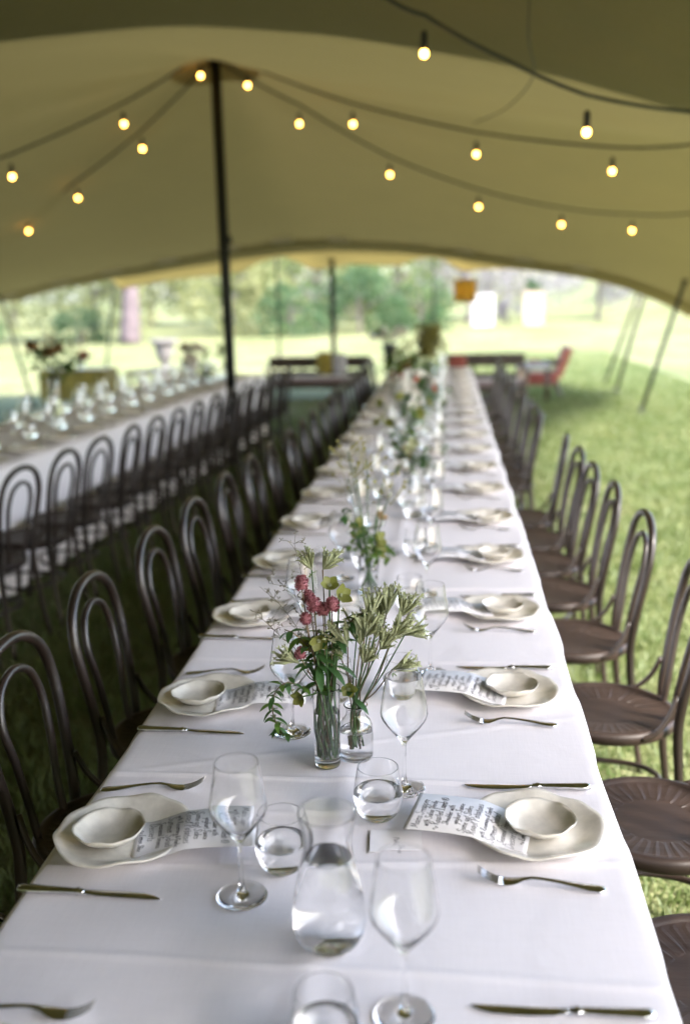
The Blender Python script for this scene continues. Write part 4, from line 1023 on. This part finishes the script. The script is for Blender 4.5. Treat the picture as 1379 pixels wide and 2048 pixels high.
# further vases along the table: each a clear glass with a bunch of its own
def bunch(label, loc, vh, vr, items, seed, vlabel, vname='vase', full=1.0):
    rg = random.Random(seed); x, y, z = loc
    items = [(k_, max(1, round(n_ * (.6 + .6*full))), a_, a_ + (b_ - a_)*full, sp_*(.7 + .4*full), sz_*(.7 + .35*full), m_) for k_, n_, a_, b_, sp_, sz_, m_ in items]
    vase(vname, vlabel, [(0, .0006), (vr*.8, .0), (vr*.95, .001), (vr, .006), (vr, vh*.5), (vr*1.04, vh-.001), (vr*1.03, vh)], [(vr*1.0, vh), (vr*.99, vh-.001), (vr*.95, vh*.5), (vr*.93, .02), (vr*.8, .015), (0, .0145)],
         [(0, .0143), (vr*.8, .0148), (vr*.935, .02), (vr*.955, vh*.5), (vr*.955, vh*.6), (vr*.9, vh*.598), (0, vh*.597)], loc, 28)
    t = thing('flower_bunch', label, 'flowers', 'flower bunches along the table centres', loc)
    for kind, n, hmin, hmax, sp, size, mt in items:
        for k in range(n):
            a = rg.uniform(0, 6.28); rr_ = sp * math.sqrt(rg.uniform(.05, 1)); h = rg.uniform(hmin, hmax)
            c = Vector((rr_*math.cos(a), rr_*math.sin(a), h))
            nk = Vector((vr*.6*math.cos(a), vr*.6*math.sin(a), vh)); bs = Vector((-vr*.6*math.cos(a), -vr*.6*math.sin(a), .02))
            b = MB(); b.tube(spline([bs, nk, nk.lerp(c, .6) + Vector((0, 0, .02)), c], 4), .0017, 5); b.build('stem', M['stem'], t)
            b = MB()
            if kind == 'hell': hellebore(b, c, (math.cos(a), math.sin(a) - .5, .4), size*rg.uniform(.8, 1.1), rg)
            elif kind == 'leaf':
                for q in range(7): leafm(b, c + rdir(rg)*size*.4 - Vector((0, 0, rg.uniform(0, size))), rdir(rg, -.4, .8), size*rg.uniform(.7, 1.2), size*.5, (0, 0, 1), .3, 4)
            elif kind == 'umbel':
                for q in range(9):
                    e = c + rdir(rg, -.1, 1)*size; b.tube([c - Vector((0, 0, size*.6)), e], .0007, 3)
                    for w_ in range(6): leafm(b, e, rdir(rg), size*.14, size*.1, rdir(rg), .1, 2)
            elif kind == 'spike':
                for q in range(46):
                    e = c - Vector((0, 0, rg.uniform(0, .7)*h*.6)); leafm(b, e + rdir(rg)*size*.25, rdir(rg, -.2, .7), size*rg.uniform(.5, .9), size*.42, (0, 0, 1), .3, 3)
            elif kind == 'rose':
                for q in range(26): leafm(b, c - Vector((0, 0, size*.3)), (rdir(rg, .05, 1) + Vector((0, 0, .3))), size*rg.uniform(.6, 1), size*.8, rdir(rg), -.3, 3)
            b.build('bloom' if kind in ('hell', 'umbel', 'rose') else 'leaf', M[mt], t)
bunch('green and peach hellebores with tall wispy umbels, second bunch', (-.06, 3.12, TZ), .125, .032, [('hell', 3, .14, .20, .05, .030, 'lime'), ('hell', 1, .19, .23, .07, .022, 'peach'), ('leaf', 4, .14, .19, .06, .032, 'leafmid'), ('leaf', 2, .2, .25, .09, .028, 'leaf'), ('umbel', 4, .30, .40, .10, .05, 'gold_leaf')], 31, 'clear cylinder vase of the second bunch', full=1.5)
bunch('dark green foliage bunch, third from the camera', (.02, 4.72, TZ), .13, .032, [('leaf', 8, .18, .27, .07, .05, 'leaf'), ('umbel', 4, .12, .24, .1, .04, 'brown_leaf'), ('hell', 2, .2, .26, .05, .03, 'paw')], 32, 'clear vase of the dark green foliage bunch', full=1.5)
bunch('lime hellebore bunch with scattered leaves, fourth from the camera', (-.06, 5.75, TZ), .13, .034, [('hell', 6, .16, .30, .12, .036, 'lime'), ('leaf', 6, .16, .3, .14, .045, 'leafmid'), ('hell', 3, .2, .3, .08, .034, 'white_petal')], 33, 'clear vase of the lime hellebore bunch', full=1.5)
bunch('pale bunch with dark red centres, fifth from the camera', (.0, 6.9, TZ), .13, .034, [('hell', 5, .2, .32, .13, .05, 'white_petal'), ('hell', 2, .25, .33, .08, .03, 'coral'), ('leaf', 6, .18, .3, .17, .06, 'leaf')], 34, 'clear vase of the pale bunch', full=1.5)
bunch('spreading green bunch low on the table, sixth from the camera', (-.05, 8.2, TZ), .13, .036, [('leaf', 12, .14, .28, .22, .075, 'leaf'), ('rose', 3, .18, .3, .12, .06, 'white_petal')], 35, 'clear vase of the spreading green bunch', full=1.5)
bunch('coral roses with deep green leaves, seventh from the camera', (-.14, 9.4, TZ), .15, .04, [('rose', 2, .12, .22, .12, .075, 'coral'), ('leaf', 12, .14, .34, .20, .085, 'leafmid')], 36, 'clear vase of the coral roses', full=1.5)
bunch('tall golden green column of foliage at the far end', (.0, 10.6, TZ), .22, .05, [('spike', 10, .40, .56, .10, .085, 'gold_leaf'), ('leaf', 6, .12, .24, .10, .08, 'leafmid'), ('rose', 2, .3, .36, .08, .06, 'peach')], 37, 'tall clear vase of the golden foliage column', full=1.5)
bunch('small lime bunch left of the golden column', (-.28, 11.3, TZ), .15, .04, [('leaf', 5, .2, .36, .08, .08, 'gold_leaf'), ('rose', 2, .12, .2, .1, .08, 'peach')], 38, 'small clear vase left of the golden column', full=1.5)
bunch('round yellowish sprig at the far right table end', (.16, 12.4, TZ), .2, .03, [('spike', 1, .38, .40, .03, .07, 'gold_leaf')], 39, 'thin clear vase at the far right table end')
bunch('little green sprig on the right half of the table', (.19, 5.55, TZ), .09, .018, [('leaf', 2, .10, .13, .02, .03, 'leafmid')], 40, 'little bud vase nearest on the right half')
bunch('second little green sprig farther along the right half', (.17, 6.5, TZ), .09, .018, [('leaf', 2, .10, .13, .02, .03, 'leafmid')], 41, 'little bud vase farther along the right half')
p = T2(7.55, .60, TZ)
bunch('tall rusty brown and green bunch on the second table', p, .36, .045, [('rose', 2, .50, .60, .12, .06, 'brown_leaf'), ('umbel', 3, .5, .6, .14, .09, 'brown_leaf'), ('leaf', 8, .38, .56, .15, .07, 'leafmid'), ('leaf', 4, .4, .52, .12, .07, 'leaf')], 42, 'tall clear vase on the second table', full=1.5)
bunch('white and green bunch far along the second table', T2(10.9, .5, TZ), .2, .05, [('leaf', 7, .15, .32, .16, .09, 'leaf'), ('rose', 3, .2, .36, .14, .09, 'white_petal')], 43, 'clear vase far along the second table', full=1.5)
bunch('slim green sprig at the far end of the second table', T2(11.9, .4, TZ), .15, .03, [('leaf', 3, .26, .42, .06, .08, 'leafmid')], 44, 'slim vase at the far end of the second table')
#INSERT_BACK

# ------------------------------------------------------------------ lounge furniture beyond the tables
M['darkwood'] = mat('dark bench timber', (0.035, 0.022, 0.014), 0.45, 0, 0.4, 8, bump=.3, bscale=40)
M['mauve'] = mat('mauve seat fabric', (0.20, 0.145, 0.155), 0.85, 0, 0.12, 20, sheen=.3)
M['red'] = mat('faded red upholstery', (0.20, 0.042, 0.030), 0.8, 0, 0.25, 14, sheen=.3)
M['salmon'] = mat('salmon red upholstery', (0.30, 0.10, 0.075), 0.8, 0, 0.2, 14, sheen=.3)
M['mustard'] = mat('mustard velvet', (0.20, 0.155, 0.02), 0.85, 0, 0.25, 8, sheen=.3)
M['whitewash'] = mat('white painted board', (0.33, 0.32, 0.35), 0.6, 0, 0.05, 6)
M['cream'] = mat('cream board', (0.36, 0.28, 0.22), 0.7, 0, 0.08, 6)
M['stone'] = mat('weathered pale stone', (0.14, 0.13, 0.135), 0.85, 0, 0.3, 9, bump=.4)
M['black'] = mat('black iron', (0.014, 0.016, 0.014), 0.5, 0, 0.3, 20)
def bench(label, x0, x1, y, h, sh, cush):
    """settee with plank back; faces -y (towards the table)"""
    t = thing('wooden_settee', label, 'settee', 'dark settees beyond the table', ((x0+x1)/2, y, 0)); w = (x1-x0)/2
    b = MB(); b.rbox(-w, w, .0, .55, sh-.11, sh-.01, .01); b.build('seat', M['darkwood'], t, smooth=False)
    b = MB(); b.rbox(-w+.04, w-.04, .05, .50, sh-.01, sh+.07, .03); b.build('seat_cushion', M[cush], t, smooth=False)
    for z0, z1 in ((h-.19, h), (sh+.07, sh+.15)):
        b = MB(); b.rbox(-w, w, .50+.05*(z0-sh), .55+.05*(z0-sh), z0, z1, .012); b.build('back_rail', M['darkwood'], t, smooth=False)
    for sx in (-w+.03, -w*.33, w*.33, w-.03):
        b = MB(); b.rbox(sx-.022, sx+.022, .515, .535, sh, h-.1, .006); b.build('back_post', M['darkwood'], t, smooth=False)
    for sx in (-w+.03, w-.03):
        for yy_ in (.03, .52):
            b = MB(); b.tube([(sx, yy_, sh-.05), (sx, yy_, sh*.5), (sx*1.01, yy_, 0)], [.028, .022, .018], 8); b.build('leg', M['darkwood'], t)
        b = MB(); b.tube(spline([(sx, .52, sh+.26), (sx, .25, sh+.24), (sx, .05, sh+.22), (sx, .03, sh)], 4), .02, 8); b.build('arm', M['darkwood'], t)
    return t
bench('dark wooden settee with mauve seat behind the left chairs', -2.78, -1.08, 16.3, .68, .30, 'mauve')
bench('dark wooden settee at the far end of the long table', .20, 1.40, 15.2, .76, .32, 'mauve')
def cushion(label, loc, sx, sy, sz, mt, rz=0):
    b = MB()
    def f(u, v):
        a = 2*math.pi*u; p = -math.pi/2 + math.pi*v
        sg = lambda q, e: math.copysign(abs(q)**e, q)
        return (sx*sg(math.cos(a), .45)*sg(math.cos(p), .6), sy*sg(math.sin(p), .8), sz*sg(math.sin(a), .45)*sg(math.cos(p), .6) + sz)
    b.grid(f, 24, 12); o = b.build('cushion', M[mt], None, loc=loc, rz=rz); return tag(o, label, 'cushion')
cushion('mustard cushion leaning on the left settee back', (-1.82, 16.60, .39), .13, .06, .19, 'mustard')
cushion('white cushion beside the mustard one on the settee', (-1.56, 16.60, .39), .11, .05, .175, 'whitewash')
cushion('red cushion at the left end of the far settee', (.36, 15.50, .41), .14, .06, .18, 'red')
def armchair():
    t = thing('armchair', 'small red upholstered armchair standing on the lawn at right', 'armchair', None, (1.72, 16.5, 0))
    b = MB(); b.rbox(-.31, .25, -.28, .28, .22, .42, .05); b.build('seat', M['red'], t, smooth=False)
    b = MB(); b.grid(lambda u, v: (.22 + .20*v + .045*math.cos(2*math.pi*u), -.24 + .0*v + .0, .38 + .46*v), 2, 2); 
    b = MB()
    n = 10; ring = []
    for k in range(n+1):
        v = k/n; w = .25 + .03*math.sin(math.pi*v); x = .20 + .17*v
        ring.append([(x-.03, -w, .34+.47*v), (x+.10, -w*.97, .34+.47*v), (x+.10, w*.97, .34+.47*v), (x-.03, w, .34+.47*v)])
    vs = [p for r_ in ring for p in r_]; fs = [(i*4+k, i*4+(k+1) % 4, (i+1)*4+(k+1) % 4, (i+1)*4+k) for i in range(n) for k in range(4)] + [(0, 3, 2, 1), (n*4, n*4+1, n*4+2, n*4+3)]
    b.add(vs, fs); b.build('backrest', M['salmon'], t, smooth=False)
    for s in (-1, 1):
        b = MB(); b.tube(spline([(.27, .27*s, .58), (.05, .29*s, .56), (-.18, .29*s, .55), (-.24, .285*s, .50), (-.22, .28*s, .36)], 4), .028, 8); b.build('arm', M['darkwood'], t)
        b = MB(); b.rbox(-.20, -.02, .255*s-.03, .255*s+.03, .54, .60, .02); b.build('arm_pad', M['salmon'], t, smooth=False)
        b = MB(); b.tube(spline([(-.26, .24*s, .28), (-.28, .25*s, .14), (-.27, .25*s, 0)], 4), [.028, .026, .024, .022, .02, .018, .017, .016, .016], 8); b.build('leg', M['darkwood'], t)
        b = MB(); b.tube(spline([(.22, .24*s, .28), (.26, .25*s, .14), (.32, .25*s, 0)], 4), [.028, .026, .024, .022, .02, .018, .017, .016, .016], 8); b.build('leg', M['darkwood'], t)
armchair()
t = thing('side_table', 'low white draped side table between settee and armchair', 'side table', None, (1.53, 15.85, 0))
b = MB(); b.rbox(-.26, .26, -.22, .22, .52, .60, .015); b.build('table_top', M['whitewash'], t, smooth=False)
b = MB(); b.rbox(-.25, -.10, -.21, .21, .10, .53, .01); b.build('cloth_fall', M['cream'], t, smooth=False)
for sx in (-.22, .22):
    for sy in (-.18, .18):
        b = MB(); b.tube([(sx, sy, .53), (sx, sy, 0)], .018, 8); b.build('leg', M['darkwood'], t)
# mustard covered table at left
t = thing('draped_table', 'low table draped in mustard yellow cloth at left', 'table', None, (-5.35, 14.8, 0)); 
b = MB()
b.grid(lambda u, v: (-.5 + u, -.3 + .6*v, .66 + .004*math.sin(9*u)*math.sin(7*v)), 10, 6)
def drape(u, v):
    a = u*4; k = int(min(3, a)); f_ = a - k
    x, y = [(-.5+f_, -.3), (.5, -.3+.6*f_), (.5-f_, .3), (-.5, .3-.6*f_)][k]
    nx, ny = [(0, -1), (1, 0), (0, 1), (-1, 0)][k]; o = (.01 + .03*math.sin(u*60)**2)*v
    return (x + nx*o, y + ny*o, .66 - .45*v)
b.grid(drape, 80, 5); b.build('cloth', M['mustard'], t)
for sx in (-.42, .42):
    for sy in (-.22, .22):
        b = MB(); b.tube([(sx, sy, .64), (sx, sy, 0)], .02, 8); b.build('leg', M['darkwood'], t)
bunch('rust red flower bunch on the mustard table', (-5.3, 14.8, .666), .12, .05, [('rose', 4, .14, .26, .13, .09, 'coral'), ('leaf', 5, .1, .24, .2, .09, 'leafmid')], 51, 'small vase on the mustard table')
# second low table further right at left
t = thing('draped_table', 'low tan table beside the mustard one', 'table', None, (-4.35, 15.6, 0))
b = MB(); b.rbox(-.45, .45, -.28, .28, .50, .56, .015); b.build('table_top', M['cream'], t, smooth=False)
for sx in (-.4, .4):
    for sy in (-.22, .22):
        b = MB(); b.tube([(sx, sy, .51), (sx, sy, 0)], .02, 8); b.build('leg', M['darkwood'], t)
# stone urn on the lawn
t = thing('garden_urn', 'pale stone garden urn with wide rim on the left lawn', 'urn', None, (-5.48, 20.0, 0))
b = MB(); b.rbox(-.2, .2, -.2, .2, 0, .22, .02); b.build('plinth', M['stone'], t, smooth=False)
b = MB(); b.lathe([(0, .22), (.13, .22), (.14, .26), (.07, .30), (.06, .36), (.10, .42), (.16, .54), (.19, .70), (.20, .78), (.27, .80), (.28, .86), (.24, .87), (.18, .80), (0, .72)], 24); b.build('bowl', M['stone'], t)
# black urn with white flowers
t = thing('flower_urn', 'black iron urn on a stand holding white flowers', 'urn', None, (-.76, 17.0, 0))
b = MB(); b.lathe([(0, .44), (.06, .44), (.065, .50), (.085, .62), (.10, .76), (.13, .86), (.12, .87), (0, .84)], 20); b.build('bowl', M['black'], t)
for k in range(3):
    a = 2*math.pi*k/3 + .4; b = MB(); b.tube(spline([(.05*math.cos(a), .05*math.sin(a), .45), (.10*math.cos(a), .10*math.sin(a), .40), (.06*math.cos(a), .06*math.sin(a), .22), (.15*math.cos(a), .15*math.sin(a), 0)], 4), .011, 6); b.build('leg', M['black'], t)
t2 = thing('flower_bunch', 'loose white flowers spreading from the black urn', 'flowers', None, (-.76, 17.0, .85)); rg = random.Random(8)
for k in range(26):
    a = rg.uniform(0, 6.28); r_ = .32*math.sqrt(rg.random()); c = Vector((r_*math.cos(a), r_*math.sin(a)*.7, .10 + rg.uniform(0, .26)*(1 - .5*r_/.32)))
    b = MB(); b.tube([(0, 0, -.05), c*.5 + Vector((0, 0, .03)), c], .003, 4); b.build('stem', M['stem'], t2)
    b = MB()
    for q in range(14): leafm(b, c, rdir(rg), .07, .05, rdir(rg), .1, 2)
    b.build('bloom', M['white_petal'] if k % 5 else M['leafmid'], t2)
# golden lantern hanging from the canopy edge
zc = 2.03
t = thing('pendant_lantern', 'lit golden woven drum lantern hanging under the canopy edge', 'lantern', None, (.50, 17.4, 0))
M['rattan'] = mat('woven golden rattan', (0.40, 0.31, 0.10), 0.7, 0, 0.25, 40, transl=.5, tcol=(.75, .60, .2))
b = MB(); b.lathe([(.18, 1.52), (.185, 1.53), (.185, 1.90), (.18, 1.91), (.176, 1.90), (.176, 1.53), (.18, 1.52)], 30); b.build('shade', M['rattan'], t)
for k in range(15):
    a = 2*math.pi*k/15; b = MB(); b.tube([(.188*math.cos(a), .188*math.sin(a), 1.53), (.188*math.cos(a), .188*math.sin(a), 1.90)], .005, 5); b.build('rib', M['rattan'], t)
b = MB(); b.tube([(0, 0, 2.12), (0, 0, 1.78)], .005, 6); b.build('cord', M['cable'], t)
b = MB(); b.tube([(-.18, 0, 1.905), (.18, 0, 1.905)], .005, 5); b.build('shade_carrier', M['cable'], t)
b = MB(); b.lathe([(0, 1.66), (.03, 1.67), (.045, 1.70), (.04, 1.74), (.02, 1.78), (0, 1.78)], 16); b.build('bulb', emitmat('lantern bulb', (1, .66, .2), 3.0), t)
# boards on the far lawn
def board(label, x, y, w, h, mt, rz):
    t = thing('upright_board', label, 'board', None, (x, y, 0), rz)
    b = MB(); b.rbox(-w/2, w/2, -.03, .03, .10, h, .01); b.build('panel', M[mt], t, smooth=False)
    for s in (-1, 1):
        b = MB(); b.rbox(s*w*.42-.03, s*w*.42+.03, -.3, .3, 0, .10, .01); b.build('foot', M['darkwood'], t, smooth=False)
    b = MB(); b.rbox(-w/2-.03, w/2+.03, -.04, .04, h+.003, h+.05, .01); b.build('top_rail', M[mt], t, smooth=False)
board('plain white upright board on the far lawn', 1.88, 48, 1.02, 1.5, 'whitewash', .1)
board('cream upright board with dark greenery on top', 4.22, 48, .9, 1.6, 'cream', -.1)

# ------------------------------------------------------------------ trees and shrubs beyond the lawn
M['bark'] = mat('mauve grey bark', (0.085, 0.066, 0.075), 0.9, 0, 0.3, 3, bump=.5, bscale=12)
def foliage(name, c1, c2, tc): M[name] = mat(name, c1, 0.6, 0, 0.3, .6, transl=.35, tcol=tc, col2=c2, island=.5)
foliage('pale foliage', (.11, .13, .05), (.27, .27, .13), (.25, .28, .10))
foliage('deep foliage', (.022, .060, .024), (.060, .115, .045), (.06, .12, .03))
foliage('mid foliage', (.05, .09, .03), (.13, .17, .06), (.13, .19, .05))
foliage('silver mauve foliage', (.16, .15, .17), (.27, .25, .28), (.2, .2, .2))
def tree(name, label, cat, x, y, h, rad, fol, n, seed, z0=.0, trunk=.12, leaf=.26, stems=4, group='trees and shrubs beyond the lawn'):
    rg = random.Random(seed); t = thing(name, label, cat, group, (x, y, 0))
    b = MB(); hz = max(.3, h*.55)
    b.tube(spline([(0, 0, -.05), (trunk*.3, 0, hz*.4), (-trunk*.2, trunk*.3, hz), (0, 0, h*.85)], 5), [trunk*(1 - .75*i/15) for i in range(16)], 10)
    tips = []
    for k in range(stems):
        a = 2*math.pi*k/stems + rg.uniform(-.4, .4); st = rg.uniform(.2, .6)*h; tip = Vector((rad*.75*math.cos(a), rad*.75*math.sin(a), z0 + (h - z0)*rg.uniform(.45, .9)))
        b.tube(spline([(0, 0, st), (tip.x*.5, tip.y*.5, st*.45 + tip.z*.55), tip], 4), [trunk*.5*(1 - .8*i/8) for i in range(9)], 7); tips.append(tip)
    b.build('trunk', M['bark'], t)
    cl = []
    for k in range(max(7, int(rad*7))):
        d = rdir(rg, -.9, 1); cl.append((Vector((d.x*rad*.72, d.y*rad*.72, z0 + (h - z0)*((.5 + .42*d.z) if cat == 'tree' else max(.12, .42 + .48*d.z)))), rad*rg.uniform(.26, .46)))
    V = np.zeros((n, 4, 3)); r2 = np.random.default_rng(seed)
    which = r2.integers(0, len(cl), n); C_ = np.array([list(c[0]) for c in cl])[which]; R_ = np.array([c[1] for c in cl])[which]
    d = r2.normal(size=(n, 3)); d /= np.linalg.norm(d, axis=1)[:, None]; pos = C_ + d*(R_*r2.uniform(.5, 1, n)**.6)[:, None]; pos[:, 2] = np.maximum(pos[:, 2], .04)
    a = r2.normal(size=(n, 3)); a /= np.linalg.norm(a, axis=1)[:, None]; e = np.cross(a, r2.normal(size=(n, 3))); e /= np.linalg.norm(e, axis=1)[:, None]
    s = leaf*r2.uniform(.5, 1.1, n)[:, None]
    V[:, 0] = pos - a*s*.5; V[:, 1] = pos + e*s*.22; V[:, 2] = pos + a*s*.5; V[:, 3] = pos - e*s*.22
    me = bpy.data.meshes.new('crown'); me.from_pydata(V.reshape(-1, 3).tolist(), [], [(4*i, 4*i+1, 4*i+2, 4*i+3) for i in range(n)]); me.materials.append(M[fol]); me.update()
    link('crown', me, t)
    return t
T_ = tree
T_('big_tree', 'large tree with thick mauve grey trunk at left', 'tree', -11.6, 37, 9.0, 4.2, 'pale foliage', 5000, 1, 4.2, .42, .34, 6)
T_('shrub', 'pale shrub at the far left edge of the lawn', 'shrub', -19.5, 41, 4.6, 3.2, 'pale foliage', 4500, 2, .3)
T_('shrub', 'pale rounded shrub left of the thick trunk', 'shrub', -15.0, 43, 4.2, 2.8, 'pale foliage', 4500, 3, .2)
T_('shrub', 'low dark shrub left of the thick trunk', 'shrub', -13.9, 38, 1.15, 1.2, 'deep foliage', 1600, 4, .0, .06, .16)
T_('shrub', 'low dark shrub at the far left behind the tall flowers', 'shrub', -17.0, 34.5, 1.3, 1.7, 'deep foliage', 1800, 5, .0, .06, .16)
T_('shrub', 'yellowish shrub just right of the thick trunk', 'shrub', -9.2, 44, 4.2, 2.4, 'pale foliage', 4000, 6, .2)
T_('shrub', 'pale green shrub left of the black pole', 'shrub', -8.6, 48, 4.6, 2.9, 'mid foliage', 4000, 7, .2)
T_('shrub', 'dark green shrub behind the left settee', 'shrub', -6.3, 42.5, 1.9, 1.8, 'deep foliage', 3000, 8, .0, .07, .2)
T_('shrub', 'tall pale shrub above the dark green one', 'shrub', -6.0, 49, 5.0, 3.0, 'pale foliage', 4500, 9, .2)
T_('shrub', 'deep green shrub right of the straight pole', 'shrub', -3.6, 44.5, 2.5, 2.1, 'deep foliage', 3500, 10, .0, .07, .22)
T_('shrub', 'mid green shrub above the white urn flowers', 'shrub', -2.2, 49, 4.6, 2.8, 'mid foliage', 4500, 11, .1)
T_('shrub', 'deep green low shrub left of the golden lantern', 'shrub', -1.0, 46, 2.1, 1.7, 'deep foliage', 2600, 12, .0, .07, .2)
T_('tree', 'silvery mauve tree behind the lantern', 'tree', 1.4, 57, 6.5, 3.2, 'silver mauve foliage', 3800, 13, .8, .14, .26)
T_('tree', 'silvery mauve tree between the two boards', 'tree', 5.0, 60, 6.5, 3.4, 'silver mauve foliage', 3800, 14, .8, .14, .26)
T_('tree', 'silvery mauve tree right of the cream board', 'tree', 8.6, 58, 5.6, 2.8, 'silver mauve foliage', 3400, 15, .8, .13, .26)
T_('shrub', 'pinkish white flowering shrub between the two boards', 'shrub', 3.1, 49.5, 1.3, .75, 'silver mauve foliage', 900, 16, .3, .05, .18)
T_('shrub', 'dark clipped greenery on the cream board', 'greenery', 4.22, 48.4, 2.1, .5, 'deep foliage', 500, 17, 1.75, .03, .14)
T_('tree', 'pale tree on the rise at far right', 'tree', 16.5, 72, 7.5, 3.6, 'pale foliage', 3600, 18, 2.5, .16, .3)
T_('tree', 'mid green tree on top of the far rise', 'tree', 22.5, 78, 10.5, 4.2, 'mid foliage', 3600, 19, 3.5, .16, .3)
T_('shrub', 'wide mid green hedge clump at far left', 'shrub', -24.5, 44, 5.0, 3.6, 'mid foliage', 4500, 20, .1)

for i, (x, y, h, r_, fo, lab) in enumerate([(-27, 62, 9, 5.5, 'pale foliage', 'tall pale tree in the far left backdrop'), (-17.5, 60, 8.5, 5.2, 'mid foliage', 'tall mid green tree behind the pale left shrubs'), (-12.8, 58, 8.0, 4.6, 'pale foliage', 'tall pale tree behind the thick trunk'),
        (-7.6, 62, 8.5, 5.0, 'mid foliage', 'tall green tree in the backdrop left of centre'), (-2.6, 63, 8.5, 5.0, 'pale foliage', 'tall pale tree in the centre backdrop'), (2.8, 68, 8.5, 4.6, 'pale foliage', 'tall pale tree behind the mauve trees')]):
    T_('tree', lab, 'tree', x, y, h, r_, fo, 5500, 60 + i, .3, .2, .42)
